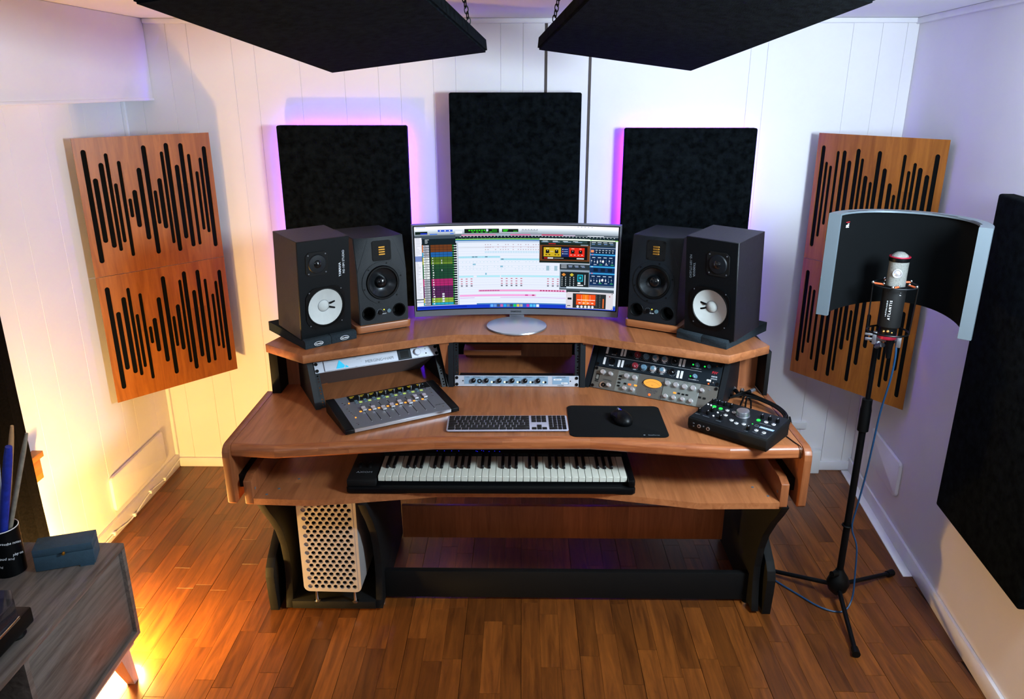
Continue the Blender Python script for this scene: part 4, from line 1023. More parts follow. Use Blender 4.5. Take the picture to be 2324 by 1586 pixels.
for i in range(8):
    u = .200+i*.0935
    part('fader_slot', TP().box(U(u)-.0011, U(u)+.0011, Vv(.117), Vv(.65), 0, .0003), 'black', t)
    v_ = .65-.533*fr_[i]
    fc = TP(); fc.prism([(Vv(v_)-.011,.002),(Vv(v_)-.011,.009),(Vv(v_)-.002,.0065),(Vv(v_)+.002,.0065),(Vv(v_)+.011,.010),(Vv(v_)+.011,.002)], U(u)-.0072, U(u)+.0072, 'yz', bev=.0008, seg=1)
    fc.box(U(u)-.001, U(u)+.001, Vv(v_)-.003, Vv(v_)+.003, 0, .003); part('fader_cap', fc, 'knobs', t)
    part('lit_button', TP().box(U(u-.040)-.0042, U(u-.040)+.0042, Vv(.45)-.0038, Vv(.45)+.0038, 0, .002, .001), 'gamber', t)
    part('lime_button', TP().box(U(u+.022)-.0055, U(u+.022)+.0055, Vv(.742)-.0045, Vv(.742)+.0045, 0, .002, .001), 'glime', t)
    part('grey_button', TP().box(U(u-.018)-.0055, U(u-.018)+.0055, Vv(.742)-.0045, Vv(.742)+.0045, 0, .002, .001), 'teal', t)
    part('grey_button', TP().box(U(u-.018)-.0055, U(u-.018)+.0055, Vv(.80)-.0045, Vv(.80)+.0045, .0012, .003, .001), 'teal', t)
    e_ = TP(); e_.cyl((U(u+.03), Vv(.86), 0), .0034, .014, 'z', 12, .001); part('encoder_knob', e_, 'chrome', t)
    mb = TP(); mb.cyl((U(u), Vv(.66), 0), .0012, .0006, 'z', 6); mb.cyl((U(u), Vv(.10), 0), .0014, .0006, 'z', 6); part('slot_marks', mb, 'print', t)
mb = TP()
for u, v_ in ((.045,.80),(.06,.74),(.055,.60),(.06,.52),(.065,.46),(.07,.41),(.075,.36),(.06,.08),(.94,.93),(.925,.83),(.955,.80),(.925,.76),(.965,.73),(.955,.60),(.945,.10)):
    mb.cyl((U(u), Vv(v_), 0), .0024, .0016, 'z', 8)
part('small_buttons', mb, 'chrome', t)
mb = TP(); mb.cyl((U(.105), Vv(.765), 0), .003, .0022, 'z', 10); mb.cyl((U(.078), Vv(.30), 0), .003, .0022, 'z', 10); part('orange_lights', mb, 'gamber', t)
mb = TP(); mb.text('ARTIST MIX', .0075, T(U(.935), Vv(.19), .0002)); mb.text('SHIFT', .004, T(U(.06), Vv(.13), .0002)); mb.text('NAV', .004, T(U(.94), Vv(.5), .0002)); part('top_lettering', mb, 'dprint', t)

# --- computer keyboard
t = thing('computer_keyboard', 'slim silver computer keyboard with black keys and number pad', 'keyboard', (-.252,2.355,DZ), .020)
kw, kd = .4187*.99, .1149; 
KM = T(0,0,.004) @ Matrix.Rotation(.045, 4, 'X')
mb = MB(); mb.M = KM; mb.prism([(p[0]+kw/2, p[1]+kd/2) for p in rring(0,0,kw,kd,.008)], 0, .0035, bev=.0012); part('base', mb, 'kbd', t)
mb = MB()
for x in (.03, kw-.03): mb.box(x-.02, x+.02, .01, .018, 0, .0045); mb.box(x-.02, x+.02, kd-.015, kd-.007, 0, .009)
part('rubber_feet', mb, 'rubber', t)
keym = {}
def key(x, y, w, d):
    k = (round(w,4), round(d,4))
    if k not in keym:
        mb = MB(); mb.prism([(0,0),(w,0),(w,d),(0,d)], 0, .0015, bev=.0006, seg=1); keym[k] = mb.mesh('key', 'knobk')
    o = bpy.data.objects.new('key', keym[k]); COL.objects.link(o); o.parent = t; o.matrix_local = KM @ T(x, y, .0034)
p_ = .01905; g = .0021
def row(y, d, ws, x=.0055):
    for w in ws:
        if w > 0: key(x, y, w*p_-g, d)
        x += abs(w)*p_
rows = [([1.1]+[1]*12+[1.55],.0125),([1]*13+[1.65],.0168),([1.5]+[1]*12+[1.15],.0168),([1.75]+[1]*12+[.9],.0168),([1.25]+[1]*11+[2.4],.0168),([1.3,1.15,1.3,5.4,1.3,1.15,1.3+1.75],.0168)]
y = kd-.0055
for ws, d in rows:
    y -= d; tot = sum(ws); ws = [q*14.65/tot for q in ws]; row(y+g/2, d-.0005, ws); y -= .0014
xs_ = .0055+14.65*p_+.006; 
for r_, (d, ok) in enumerate(((.0125,1),(.0168,1),(.0168,1),(.0168,0),(.0168,0),(.0168,1))):
    yy = kd-.0055-sum((.0125,.0168,.0168,.0168,.0168,.0168)[:r_+1])-.0014*r_+g/2
    for c in range(3):
        if ok and r_ != 2 or (r_ == 2) or (r_ == 4 and c == 1): key(xs_+c*p_*.93, yy, p_*.93-g, d-.0005)
xn = xs_+3*p_*.93+.006; pn = (kw-.0045-xn)/4
for r_, d in enumerate((.0125,.0168,.0168,.0168,.0168,.0168)):
    yy = kd-.0055-sum((.0125,.0168,.0168,.0168,.0168,.0168)[:r_+1])-.0014*r_+g/2
    if r_ == 5: key(xn, yy, 2*pn-g, d-.0005); key(xn+2*pn, yy, pn-g, d-.0005)
    else:
        for c in range(3 if r_ == 4 else 4): key(xn+c*pn, yy, pn-g, d-.0005)
    if r_ == 5: key(xn+3*pn, yy, pn-g, .0345)
# --- mouse pad and mouse
t = thing('mouse_pad', 'black cloth mouse mat with rounded corners', 'mouse mat', (.332,2.457,DZ), -.012)
mb = MB().prism(rring(0,0,.332,.262,.022,6), 0, .003, bev=.001); part('mat', mb, 'mousepad', t)
mb = MB().text('SteelSeries', .009, T(.115,-.117,.0031)); mb.cyl((.083,-.117,.003), .0035, .0003, 'z', 10); part('mat_logo', mb, 'dimprint', t)
t = thing('computer_mouse', 'black contoured wireless mouse on the black mat', 'mouse', (.352,2.452,DZ+.0032), -2.75+PI)
mb = MB(); bm = bmesh.new(); bmesh.ops.create_uvsphere(bm, u_segments=24, v_segments=14, radius=1)
for v_ in bm.verts:
    x, y, z = v_.co; zz = max(z, -.35); sy = .058*(1+.05*y); wx = .033*(1 - .22*math.exp(-(y-.1)**2/.12)) * (1.15 if (x < 0 and y < .2) else 1)
    v_.co = (x*wx - .004*(y < 0)*abs(y), y*sy, (zz+.35)*.030*(1 - .28*max(y,0)))
mb.bm(bm); part('shell', mb, 'black', t)
part('scroll_wheel', MB().lathe([(.009,-.003),(.010,0),(.009,.003)], 16, (0,.030,.0285), 'x'), 'alud', t)
part('thumb_buttons', MB().box(-.031,-.027,-.012,.012,.018,.024,.001), 'blackm', t)
part('wheel_light', MB().box(-.001,.001,.008,.02,.0385,.0392), 'gblue', t)

# --- monitor controller
t = thing('monitor_controller', 'black desktop monitor controller with big silver volume knob', 'audio controller', (.566,2.393,DZ), -.713)
bw, bd = .2808, .1805; HF, HB = .046, .060
TK = T(0,0,HF+.0005) @ Matrix.Rotation(math.atan((HB-HF)/bd), 4, 'X')
mb = MB(); mb.prism([(.006,.003),(-.001,.02),(.0,HF-.003),(.003,HF),(bd-.002,HB),(bd,HB-.004),(bd-.004,.003)], .001, bw-.001, 'yz', bev=.003); part('casing', mb, 'blackm', t)
mb = MB()
for x in (.03, bw-.03):
    for y in (.03, bd-.03): mb.cyl((x,y,0), .009, .004, 'z', 12)
part('rubber_feet', mb, 'rubber', t)
def TB(): mb = MB(); mb.M = TK; return mb
BX = lambda u: u*bw; BY = lambda v: v*bd
part('top_plate', TB().box(.004, bw-.004, .006, bd-.004, -.0006, .0006, .0004, 1), 'rack', t)
part('volume_knob', TB().lathe([(.0235,.0006),(.0235,.003),(.0222,.004),(.0215,.0185),(.0205,.0205),(1e-5,.0208)], 36, (BX(.513),BY(.62),0)), 'alu', t, label='big silver volume knob')
part('knob_dot', TB().cyl((BX(.513)-.014,BY(.62)-.008,.0208), .0012, .0004, 'z', 8), 'white', t)
for i, (u, v_) in enumerate([(0.13,0.649),(0.218,0.64),(0.714,0.612),(0.304,0.648),(0.391,0.647),(0.346,0.451),(0.46,0.329),(0.54,0.271),(0.621,0.316),(0.805,0.621),(0.899,0.615),(0.801,0.231),(0.895,0.224)]):
    if i < 3: part('round_button', TB().cyl((BX(u),BY(v_),.0006), .0068, .0028, 'z', 18, .0008), 'ggreen', t, label='lit green round button')
    else:
        mb = TB(); mb.cyl((BX(u),BY(v_),.0006), .0066, .0026, 'z', 18, .0008); mb.mi = 1; mb.cyl((BX(u),BY(v_),.0032), .0048, .0003, 'z', 16); mb.mi = 0; mb.torus((BX(u),BY(v_),.0036), .0022, .0005, 'z', 12, 4)
        part('round_button', mb, ['white','black'], t)
for (u, v_) in [(0.067,0.8),(0.143,0.804),(0.222,0.81),(0.309,0.8),(0.051,0.301),(0.161,0.303),(0.171,0.452),(0.342,0.263),(0.722,0.74),(0.813,0.75),(0.911,0.74),(0.717,0.18)]:
    mb = TB(); mb.lathe([(.0064,.0006),(.0062,.012),(.0056,.0135)], 18, (BX(u),BY(v_),0)); mb.mi = 1; mb.box(BX(u)-.0005, BX(u)+.0005, BY(v_)-.001, BY(v_)+.005, .0135, .0139); part('level_knob', mb, ['knobk','print'], t)
mb = TB()
for u, v_ in [(0.038,0.667),(0.081,0.662),(0.239,0.459),(0.237,0.293)]: mb.cyl((BX(u),BY(v_),.0006), .0034, .003, 'z', 12, .0006)
part('white_buttons', mb, 'white', t)
part('power_light', TB().cyl((BX(.698),BY(.42),.0006), .0024, .0012, 'z', 10), 'ggreen', t)
part('model_badge', TB().box(BX(.795), BX(.965), BY(.36), BY(.425), .0006, .0010), 'bluegrey', t)
mb = TB(); mb.text('BIG KNOB', .0085, T(BX(.88),BY(.395),.0012)); part('badge_text', mb, 'print', t)
mb = TB(); mb.torus((BX(.755),BY(.40),.0007), .0062, .0005, 'z', 20, 4)
for u, v_, s_ in ((.06,.20,'INPUT A'),(.17,.2,'TALKBACK'),(.345,.17,'PHONES'),(.717,.10,'LEVEL'),(.805,.15,'MONO'),(.895,.15,'DIM'),(.13,.93,'SOURCE SELECT'),(.82,.53,'MONITOR SELECT'),(.25,.56,'SOURCE')): mb.text(s_, .005, T(BX(u),BY(v_),.0008))
part('top_lettering', mb, 'dimprint', t)
mb = MB()
for x in (.045,.078): mb.lathe([(.0062,0),(.0062,-.003),(.0038,-.003),(.0038,-.0005)], 16, (x,-.0005,.026), 'y')
part('phone_jacks', mb, 'alu', t)
mb = MB()
for x in (.045,.078): mb.cyl((x,-.0034,.026), .0036, -.0003, 'y', 12)
part('jack_holes', mb, 'black', t)
mb = MB()
for x in (.024,.0245): mb.cyl((x,-.0005,.02), .0022, -.001, 'y', 8)
mb.box(.021,.027,-.001,0,.029,.032); mb.cyl((.0605,-.0002,.029), .003, -.0005, 'y', 8); part('front_marks', mb, 'dimprint', t)

# --- cables behind the controller
XLR = [((.742,2.695),(.80,2.60),'#'),((.772,2.715),(.80,2.62),'#'),((.808,2.728),(.82,2.64),'#'),((.842,2.722),(.82,2.66),'#'),((.885,2.715),(.83,2.68),'#')]
for i, (a, b, _) in enumerate(XLR):
    A_, B_ = Vector((*a,.792+.004*(i%3))), Vector((*b,.79)); d = (A_-B_).normalized()
    t = thing('cable_plug', ['leftmost','second','middle','fourth','rightmost'][i]+' of the five cable plugs fanned out behind monitor controller', 'plug', tuple(A_), 0, 'cable plugs behind the monitor controller')
    mb = MB(); mb.tube([d*0, -d*.024], .0078, 14, 0); part('metal_shell', mb, 'alu', t)
    mb = MB(); mb.tube([-d*.024, -d*.045, -d*.06], .0082, 12, 0, .0045); part('rubber_boot', mb, 'black', t)
lp = MB()
rng = random.Random(3)
for i in range(7):
    q = lambda s: (rng.random()-.5)*s
    a, b, _ = XLR[i % 5]
    st = Vector((*a,.793)) - (Vector((*a,.793))-Vector((*b,.79))).normalized()*.06
    pts = [tuple(st), (.83+q(.03),2.66+q(.02),.795+.006*(i%3)), (.875+q(.015),2.61+q(.03),.80+.006*(i%3)), (.915+q(.012),2.545+q(.02),.80+q(.01)), (.925+q(.01),2.47+q(.02),.797+q(.006)), (.905+q(.01),2.43,.795)]
    if i > 3: pts = [(.70+.02*i,2.53+.0*i,.80), (.74+.015*i,2.575+q(.01),.81), (.83,2.60+q(.03),.815), (.90+q(.01),2.53+q(.02),.81), (.915,2.46,.80), (.885,2.42,.80)]
    lp.tube(pts, .0034, 7, 5)
lp.tube([(.90,2.40,.80),(.925,2.43,.785),(.94,2.47,.79),(.952,2.44,.72),(.955,2.40,.70)], .003, 7, 5)
solo('cable_bundle', lp, 'rubber', 'loop of thin black audio cables behind the monitor controller', 'cable')
for i, (x, y, m_, lb) in enumerate(((.70,2.575,'white','white cable plug behind left end of monitor controller'),(.72,2.55,'red','red ringed cable plug behind monitor controller'),(.835,2.475,'white','white jack plug behind right end of monitor controller'))):
    solo('jack_plug', MB().tube([(x,y,.787+.012*(i<2)),(x+.022,y+.012,.790+.012*(i<2))], .0065, 10, 0), m_, lb, 'plug')
th_ = MB().tube([(.868,2.26,.7812),(.892,2.235,.7812),(.899,2.205+.04,.7815),(.903,2.232,.76),(.902,2.228,.70)], .0016, 6, 5)
th_ = MB().tube([(.885,2.34,.7805),(.898,2.29,.7806),(.906,2.262,.7806),(.907,2.2545,.772),(.907,2.2535,.74)], .0016, 6, 5)
solo('thin_cable', th_, 'rubber', 'thin black cable running over the desk front at right end', 'cable')

# ================================================================== MUSIC KEYBOARD
t = thing('midi_keyboard', 'black sixty-one key music keyboard on the sliding tray', 'music keyboard', (-.485,2.3195,.5765), .0036)
kx0, kx1 = -.105, .873
mb = MB(); mb.prism([(kx0,-.02),(kx0+.008,-.026),(kx1-.008,-.026),(kx1,-.02),(kx1-.006,.25),(kx0+.006,.25)], .004, .026, bev=.003); part('lower_case', mb, 'black', t)
mb = MB(); mb.box(kx0+.002, -.004, -.02, .25, .026, .052, .004); part('left_panel', mb, 'blackm', t)
mb = MB(); mb.box(.848, kx1-.001, -.02, .25, .026, .054, .006); part('right_end', mb, 'black', t)
mb = MB(); mb.box(-.004, .848, .155, .25, .026, .066, .004); part('rear_panel', mb, 'blackm', t)
mb = MB()
for x in (-.06,.4,.83):
    for y in (.0,.22): mb.cyl((x,y,0), .008, .005, 'z', 10)
part('rubber_feet', mb, 'rubber', t)
KWm = MB().box(.0008, .0227, 0, .153, 0, .0185, .0008, 1).mesh('white_key', 'ivory')
KBm = MB(); KBm.prism([(0,.0),(.004,.011),(.095,.011),(.095,0)], .0, .0105, 'yz', bev=.001, seg=1); KBm = KBm.mesh('black_key', 'knobk')
for i in range(36):
    o = bpy.data.objects.new('white_key', KWm); COL.objects.link(o); o.parent = t; o.location = (i*.0235, -.001, .0375)
    if i < 35 and i % 7 in (0,1,3,4,5):
        o = bpy.data.objects.new('black_key', KBm); COL.objects.link(o); o.parent = t; o.location = ((i+1)*.0235-.0053, .055, .0565)
part('key_felt', MB().box(.0, .846, .002, .15, .026, .037), 'black', t)
for x in (-.075,-.04):
    part('pitch_wheel', MB().lathe([(.022,-.006),(.024,0),(.022,.006)], 22, (x,.085,.040), 'x'), 'rubber', t)
mb = MB(); mb.text('AXIOM', .017, T(-.052,.035,.0522)); part('top_lettering', mb, 'dimprint', t)
mb = MB()
for k_ in range(4): mb.cyl((.185+k_*.026,.172,.066), .0014, .0008, 'z', 8)
for x, y in ((.325,.172),(.330,.168),(.345,.176),(.352,.172),(.372,.168),(.392,.172),(.41,.168)): mb.cyl((x,y,.066), .0014, .0008, 'z', 8)
part('blue_lights', mb, 'gblue', t)

# ================================================================== TOWER COMPUTER
t = thing('tower_computer', 'silver tower computer with round-holed lattice front under the desk', 'computer', (-.801,2.399,.044), -.024)
mw, mh = .2147, .415; zb_ = .067
outer = rring(mw/2, zb_+mh/2, mw-.028, mh-.03, .012, 4); inner = []
cols = 8; pitch = .0237; rowp = .01785; nr = int((mh-.045)/rowp)
x0_ = mw/2 - 3.5*pitch
for r_ in range(nr):
    n_ = 8 if r_ % 2 == 0 else 7
    for c in range(n_):
        xx = x0_ + c*pitch + (pitch/2 if n_ == 7 else 0); inner.append(circ(xx, zb_+.022+r_*rowp, .0087, 14))
mb = MB(); mb.holes(rring(mw/2, zb_+mh/2, mw-.024, mh-.008, .01, 4), inner, -.003, 0); part('lattice_front', mb, 'macalu', t)
mb = MB(); mb.holes(rring(mw/2, zb_+mh/2, mw-.03, mh-.014, .01, 4), [[(x-.0042, z) for x, z in q] for q in inner if min(p[0] for p in q) > .026], .0035, .006); part('inner_lattice', mb, 'macalu', t)
part('dark_interior', MB().box(.016, mw-.016, .009, .012, zb_+.008, zb_+mh-.008), 'black', t)
mb = MB(); mb.holes(rring(mw/2, zb_+mh/2, mw, mh, .022, 5), [rring(mw/2, zb_+mh/2, mw-.024, mh-.008, .01, 4)], -.0025, .42)
part('aluminium_shell', mb, 'macalu', t)
ft = []
for x in (.035, mw-.035):
    for y in (.03, .38):
        mb = MB().lathe([(.011,0),(.0125,.004),(.006,.008),(.0055,.045),(.0075,.05),(.0075,.072)], 16, (x,y,.0008)); part('foot', mb, 'chrome', t)

# ================================================================== MICROPHONE GROUP
px0, py0 = 1.2235, 2.52
t = thing('microphone_stand', 'black tripod microphone stand on floor right of desk', 'stand', (px0,py0,0), 0)
part('lower_tube', MB().lathe([(.0125,.06),(.0125,.72)], 18), 'black', t)
part('clutch', MB().lathe([(.013,.715),(.0195,.72),(.0195,.80),(.0175,.815),(.0175,.84),(.009,.843)], 20), 'rubber', t)
part('upper_tube', MB().lathe([(.0085,.84),(.0085,1.045)], 16), 'black', t)
hub = part('tripod_hub', MB().lathe([(.015,.03),(.034,.05),(.042,.08),(.034,.105),(.018,.128),(.0135,.14)], 22), 'rubber', t)
part('hub_knob', MB().tube([(-.015,-.01,.125),(-.038,-.02,.128)], .012, 12, 0), 'rubber', hub)
for fx_, fy_ in ((1.505,2.674),(1.172,2.205),(.952,2.715)):
    v_ = Vector((fx_-px0, fy_-py0, .014)); s_ = v_.normalized()*.03
    lg = part('leg', MB().tube([(s_.x,s_.y,.062), tuple(v_)], .0088, 10, 0), 'black', t)
    part('rubber_foot', MB().tube([tuple(v_*.93+Vector((0,0,.004))), tuple(v_*1.03)], .0125, 12, 0, .0142), 'rubber', lg)
part('cable_clip', MB().torus((.0,0,.33), .016, .004, 'z', 16, 6), 'rubber', t)
part('mounting_bracket', MB().tube([(0,0,1.035),(-.01,-.04,1.055),(-.028,-.10,1.075)], .008, 10), 'alud', t)
# reflection filter
fcx, fcy = 1.165, 2.335; rad = .212
t = thing('reflection_filter', 'curved black vocal shield with silver rim around the microphone', 'reflection filter', (fcx,fcy,1.17), 0)
a0, a1 = math.atan2(2.46-fcy, 1.0-fcx), math.atan2(2.20-fcy, 1.33-fcx)
def arc(mb, r0, r1, zlo, z1, n=32, A0=None, A1=None):
    A0 = a0 if A0 is None else A0; A1 = a1 if A1 is None else A1; vs = []; fs = []
    for i in range(n+1):
        f_ = i/n; a = A0+(A1-A0)*f_; zl = zlo(f_) if callable(zlo) else zlo
        for r_ in (r0, r1): vs += [(r_*math.cos(a), r_*math.sin(a), zl), (r_*math.cos(a), r_*math.sin(a), z1)]
    for i in range(n):
        b = i*4; c = b+4; fs += [(b,b+1,c+1,c),(b+2,c+2,c+3,b+3),(b+1,b+3,c+3,c+1),(b,c,c+2,b+2)]
    fs += [(0,2,3,1),(n*4,n*4+1,n*4+3,n*4+2)]; mb.add(vs, fs)
zl = lambda f_: .0 + .03*math.sin(PI*f_)**2
mb = MB(); arc(mb, rad-.012, rad+.006, zl, .325); part('foam_liner', mb, 'felt', t)
mb = MB(); arc(mb, rad+.0065, rad+.010, zl, .325); part('outer_shell', mb, 'alud', t)
mb = MB(); arc(mb, rad-.020, rad+.016, .325, .331); rim = part('top_rim', mb, 'rim', t)
mb = MB()
for f_ in (.1,.32,.55,.78):
    aa = a0+(a1-a0)*f_; arc(mb, rad-.019, rad-.013, .331, .3314, 6, aa, aa+(a1-a0)*.13)
part('rim_slots', mb, 'black', rim)
sg = 1 if a1 > a0 else -1
for a_, b_ in ((a0-.004*sg, a0+.07*sg), (a1+.004*sg, a1-.075*sg)):
    mb = MB(); arc(mb, rad-.020, rad+.016, -.004, .3305, 5, min(a_, b_), max(a_, b_))
    part('end_bar', mb, 'rim', t)
mb = MB(); aa = a0+(a1-a0)*.115; mb.M = T((rad-.0135)*math.cos(aa),(rad-.0135)*math.sin(aa),.285) @ Matrix.Rotation(aa-PI/2, 4, 'Z')
mb.text('sE', .018, FR, 'CENTER', .0004); mb.mi = 1; mb.box(-.009,.009,-.0006,0,.011,.013); part('maker_mark', mb, ['print','red'], t)
part('rear_clamp', MB().tube([(.115,.175,.06),(.09,.20,-.06),(.06,.185,-.125)], .008, 8), 'alud', t)
# microphone
mx_, my_ = 1.195, 2.40
t = thing('microphone', 'silver-headed black condenser microphone held upright on the stand', 'microphone', (mx_,my_,1.10), -.46)
part('body', MB().lathe([(.030,.045),(.034,.05),(.0345,.175),(.031,.182)], 28), 'blackm', t)
hd = part('head_grille', MB().lathe([(.0285,.182),(.029,.262)], 28, cap=False), 'grill', t, label='silver mesh head')
part('capsule_ring', MB().torus((0,-.0285,.226), .0125, .0024, 'y', 22, 6), 'knobs', hd)
part('capsule', MB().lathe([(.0095,-.0285),(.006,-.031),(1e-5,-.032)], 18, (0,0,.226), 'y', cap=False), 'knobs', hd)
part('collar', MB().lathe([(.0305,.262),(.0315,.264),(.0315,.274),(.030,.275)], 28), 'black', t)
part('red_ring', MB().torus((0,0,.276), .0295, .0026, 'z', 30, 6), 'redring', t)
part('dome', MB().lathe([(.026,.276),(.022,.283),(.012,.290),(1e-5,.292)], 26, cap=False), 'grill', t)
part('lower_neck', MB().lathe([(.020,.012),(.027,.02),(.027,.045)], 22), 'black', t)
part('red_band', MB().lathe([(.0275,.006),(.0285,.007),(.0285,.019),(.0275,.02)], 26), 'redring', t, label='red threaded ring')
part('plug', MB().lathe([(.006,-.062),(.0095,-.03),(.0125,-.008),(.0125,.008)], 16, (.012,0,0)), 'black', t)
mb = MB(); mb.text('A T L A N T I S', .0098, T(-.004,-.0347,.108) @ FR @ Matrix.Rotation(PI/2, 4, 'Z'), 'CENTER', .0002); mb.text('L A U T E N  A U D I O', .0052, T(-.0145,-.0322,.112) @ FR @ Matrix.Rotation(PI/2, 4, 'Z'))
mb.box(.016,.0205,-.0312,-.0300,.158,.1595); mb.box(.018,.0192,-.0312,-.0300,.166,.167)
part('lettering', mb, 'print', t)
sm = part('shock_mount', MB().torus((0,0,.185), .066, .0024, 'z', 44, 6), 'rack', t)
part('lower_ring', MB().torus((0,0,.03), .062, .003, 'z', 40, 6), 'black', sm)
part('inner_ring', MB().torus((0,0,.184), .037, .0025, 'z', 32, 6), 'black', sm)
mb = MB()
for a in (R(175), R(355)): mb.tube([(.066*math.cos(a),.066*math.sin(a),.185),(.064*math.cos(a),.064*math.sin(a),.10),(.062*math.cos(a),.062*math.sin(a),.03)], .0024, 8, 0)
part('cage_rods', mb, 'black', sm)
for k_ in range(5):
    mb = MB(); eb = MB()
    a = R(-95+72*k_); mb.sph((.067*math.cos(a),.067*math.sin(a),.1895), .0052, 12, 8); mb.sph((.040*math.cos(a+.35),.040*math.sin(a+.35),.1895), .0040, 10, 6)
    eb.tube([(.066*math.cos(a),.066*math.sin(a),.187),(.039*math.cos(a+.35),.039*math.sin(a+.35),.187)], .0032, 8, 0)
    part('ball_end', mb, 'chrome', sm, kind='stuff'); part('elastic_band', eb, 'orangeb', sm)
mb = MB(); mb.box(-.042,-.030,-.012,.008,-.018,.024,.002); mb.box(-.066,-.040,-.009,-.001,.009,.017,.002); mb.box(-.064,-.040,-.009,-.001,-.008,.002,.002); mb.box(.030,.044,-.010,.008,-.020,.014,.003); mb.box(-.03,.03,.012,.02,-.012,.0,.001)
part('clamp', mb, 'alu', sm)
part('gold_pins', MB().sph((-.012,-.0245,.034), .004, 8, 6).sph((.0,-.0265,.036), .005, 8, 6).sph((.012,-.0245,.032), .003, 8, 6), 'gold', sm)
cbp = [(1.232,2.425,1.125),(1.237,2.415,1.08),(1.239,2.41,1.03),(1.240,2.42,.95),(1.240,2.45,.82),(1.243,2.47,.68),(1.246,2.49,.55),(1.240,2.50,.43),(1.236,2.507,.33),(1.262,2.50,.25),(1.268,2.49,.14),(1.262,2.47,.04),(1.22,2.44,.006),(1.15,2.46,.006),(1.08,2.55,.006),(1.02,2.64,.006),(.97,2.74,.006),(.93,2.86,.006)]
solo('microphone_cable', MB().tube(cbp, .0034, 8, 6), 'blucab', 'blue microphone cable hanging along stand and curling over the floor', 'cable')

# ================================================================== LEFT FOREGROUND
cb_ = thing('low_cabinet', 'low grey oak cabinet with splayed pale legs in lower left corner', 'cabinet', (-1.46,1.5,0), 0)
def cpart(name, mb, m_, **kw):
    for i, v in enumerate(mb.v): mb.v[i] = v - Vector((-1.46,1.5,0))
    return part(name, mb, m_, cb_, **kw)
cx0, cx1, cy0, cy1, cz0, cz1 = -1.66, -1.262, .75, 2.095, .165, .51
cpart('top_board', MB().box(cx0, cx1, cy0, cy1, cz1-.018, cz1, .001), 'greyoak')
cpart('bottom_board', MB().box(cx0, cx1, cy0, cy1, cz0, cz0+.018, .001), 'greyoak')
for y in (cy0, cy1-.018): cpart('side_board', MB().box(cx0, cx1, y, y+.018, cz0+.018, cz1-.018, .0005), 'greyoak')
cpart('back_board', MB().box(cx0, cx0+.01, cy0+.018, cy1-.018, cz0+.018, cz1-.018), 'blackm')
cpart('divider', MB().box(cx0+.01, cx1-.002, 1.575, 1.593, cz0+.018, cz1-.018), 'greyoak')
cpart('inner_shelf', MB().box(cx0+.01, cx1-.02, cy0+.018, 1.575, .325, .34), 'greyoak')
cpart('door', MB().box(cx1-.026, cx1-.011, 1.596, cy1-.021, cz0+.021, cz1-.021, .001), 'greyoak')
for x, y, sx, sy in ((-1.315,2.02,.02,.035),(-1.315,.85,.02,-.035),(-1.60,2.02,-.02,.035),(-1.60,.85,-.02,-.035)):
    bm = bmesh.new(); vs = []
    for (z, w, ox, oy) in ((0,.013,sx,sy),(cz0,.03,0,0)):
        for dx, dy in ((-1,-1),(1,-1),(1,1),(-1,1)): vs.append(bm.verts.new((x+ox+dx*w, y+oy+dy*w, z)))
    bm.faces.new(vs[:4][::-1]); bm.faces.new(vs[4:])
    for k_ in range(4): bm.faces.new((vs[k_], vs[(k_+1)%4], vs[4+(k_+1)%4], vs[4+k_]))
    cpart('leg', MB().bm(bm), 'legwood')
cpart('rail', MB().box(cx0+.03, cx1-.01, .80, cy1-.03, cz0-.02, cz0, .001), 'legwood')
# box
t = thing('small_box', 'dark slate-blue hinged box with brass knob on the cabinet', 'box', (-1.445,1.933,cz1), .325)
part('base_box', MB().box(0,.161,0,.075,.002,.050,.0015), 'boxblue', t)
part('lid', MB().box(0,.161,0,.075,.0512,.074,.0015), 'boxblue', t)
part('knob', MB().lathe([(.0035,0),(.003,-.003),(.0055,-.007),(.004,-.011),(1e-5,-.012)], 12, (.083,0,.054), 'y'), 'brass', t)
part('hinge_tab', MB().box(.12,.158,-.006,.0,.0,.003), 'boxblue', t)
# cup
t = thing('printed_cup', 'black cup printed with white handwriting, holding drumsticks', 'cup', (-1.527,1.945,cz1), 0)
part('cup_body', MB().lathe([(1e-5,.004),(.040,.004),(.0435,.15),(.0455,.15),(.042,.0),(1e-5,.0)][::-1], 32, cap=False), 'black', t)
mb = MB(); wr_ = random.Random(9); words = ['music is','the space','between','the notes','rhythm','keep it','loud and','play on','again','sound']
for k_, wd in enumerate(words):
    a = R(-150+ (k_%4)*42 + 8*(k_//4)); zz = .13-.022*(k_//2)+.004*(k_%3); rr_ = .0422+.0225*zz
    mb.M = Matrix.Rotation(a+PI/2, 4, 'Z') @ T(0,-rr_-.0006,zz) @ Matrix.Rotation(.25, 4, 'Y'); mb.text(wd, .0115, FR)
part('handwriting', mb, 'print', t)
part('rim', MB().torus((0,0,.150), .0445, .0016, 'z', 32, 6), 'white', t)
def stick(name, b, tp, r, m_, lab, cat='drumstick', r1=None, extra=None):
    tp = Vector(tp); ce = Vector((-1.527,1.945,cz1+.008)); b = Vector(b); u_ = Vector((tp.x-ce.x, tp.y-ce.y, 0)); u_.normalize()
    b = ce - u_*.024 + Vector((-u_.y, u_.x, 0))*((b.x*977 % 1)-.5)*.03; t = thing(name, lab, cat, tuple(b), 0, 'sticks in the printed cup')
    d = tp-b; part('shaft', MB().tube([(0,0,0), tuple(d*.86)], r, 10, 0, r*.95), m_, t)
    part('tip', MB().tube([tuple(d*.86), tuple(d*.93), tuple(d*.965), tuple(d)], r*.95, 10, 3, r*.55 if r1 is None else r1), m_ if extra is None else extra, t)
bz_ = cz1+.008
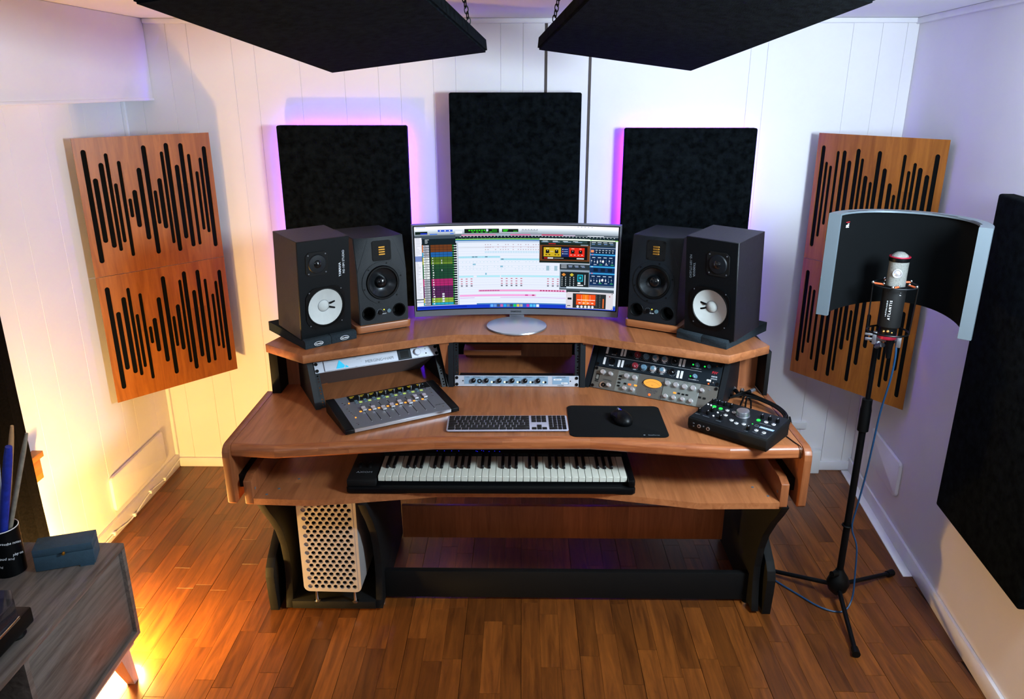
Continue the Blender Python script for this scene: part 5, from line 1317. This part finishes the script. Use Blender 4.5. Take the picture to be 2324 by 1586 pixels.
stick('drumstick', (-1.515,1.965,bz_), (-1.424,1.945,.985), .0078, 'stick', 'brown drumstick rising behind the blue wrapped stick')
stick('drumstick', (-1.505,1.955,bz_), (-1.398,1.96,.955), .0072, 'stickg', 'pale drumstick nearest the small box')
stick('drumstick', (-1.545,1.965,bz_), (-1.452,1.93,1.075), .0085, 'stickpale', 'tallest pale blue-white drumstick in the cup')
stick('drumstick', (-1.505,1.920,bz_), (-1.50,1.87,.955), .0085, 'stickg', 'grey drumstick leaning towards the left edge')
stick('drumstick', (-1.515,1.915,bz_), (-1.60,1.86,.87), .0085, 'stickg', 'lowest drumstick leaning hard left in the cup')
stick('paint_brush', (-1.525,1.94,bz_), (-1.425,1.915,.935), .0125, 'stickblue', 'thick bright blue wrapped brush in the cup', 'brush', .009)
stick('pencil', (-1.55,1.925,bz_), (-1.53,1.885,.90), .006, 'yellow', 'yellow stick in the cup beside grey drumstick', 'pencil')
# turntable with dust cover
t = thing('turntable', 'black turntable under smoked dust cover on the cabinet', 'turntable', (-1.455,1.525,cz1), .0)
part('plinth', MB().box(-.19,.155,-.16,.17,.018,.066,.006), 'black', t)
for x in (-.15,.125):
    for y in (-.12,.13): part('foot', MB().lathe([(.022,0),(.026,.006),(.022,.018)], 18, (x,y,0)), 'rubber', t)
part('platter', MB().lathe([(.13,.066),(.132,.076),(1e-5,.078)], 36, (-.03,0,0)), 'alud', t)
part('record', MB().lathe([(.128,.078),(.128,.0795),(.03,.0800),(1e-5,.0800)], 36, (-.03,0,0)), 'black', t)
part('dust_cover', MB().prism([(-.188,-.158),(.153,-.158),(.153,.118),(.112,.168),(-.188,.168)], .0665, .118, bev=.004), 'smoke', t)
part('cover_edge', MB().box(.1535,.158,-.158,.118,.066,.074,.001), 'chrome', t)
part('hinge', MB().lathe([(.014,0),(.014,.03)], 14, (.06,.184,.06), 'x'), 'black', t)
# curtain
mb = MB(); n_ = 60; vs = []; fs = []; zz = [.12,.5,.9,1.3,1.7,1.82]
for i in range(n_+1):
    y = 1.70 + (2.405-1.70)*i/n_
    for z in zz:
        x = -1.705 + .018*math.sin(i*.72)+.010*math.sin(i*1.9+z*2); f_ = 1
        vs.append((x, y - .012*math.sin(z*3)*(i/n_), z))
nz = len(zz)
for i in range(n_):
    for k_ in range(nz-1): fs.append((i*nz+k_, (i+1)*nz+k_, (i+1)*nz+k_+1, i*nz+k_+1))
m0 = len(vs); vs += [(x-.004, y, z) for x, y, z in vs]; fs += [tuple(m0+q for q in f_)[::-1] for f_ in fs]
for k_ in range(nz-1): fs.append((n_*nz+k_, m0+n_*nz+k_, m0+n_*nz+k_+1, n_*nz+k_+1))
mb.add(vs, fs)
t = thing('curtain', 'black curtain hanging at the left edge behind the drumsticks', 'curtain', (-1.735,2.1,.12), 0)
for i, v in enumerate(mb.v): mb.v[i] = v - Vector((-1.735,2.1,.12))
part('cloth', mb, 'curtain', t)
mb = MB().tube([(-.0,-.45,1.70),(-.0,.345,1.70)], .008, 10, 0); part('curtain_rail', mb, 'alud', t)
t = thing('wooden_wall_shelf', 'end of small orange wood ledge on left wall behind curtain', 'shelf', (-1.79,2.3,.51), 0)
part('top_board', MB().box(-.01,.030,-.10,.232,.083,.106,.002), 'teak', t)
part('lower_block', MB().box(-.01,.020,-.10,.222,.0,.083,.002), 'teak', t)
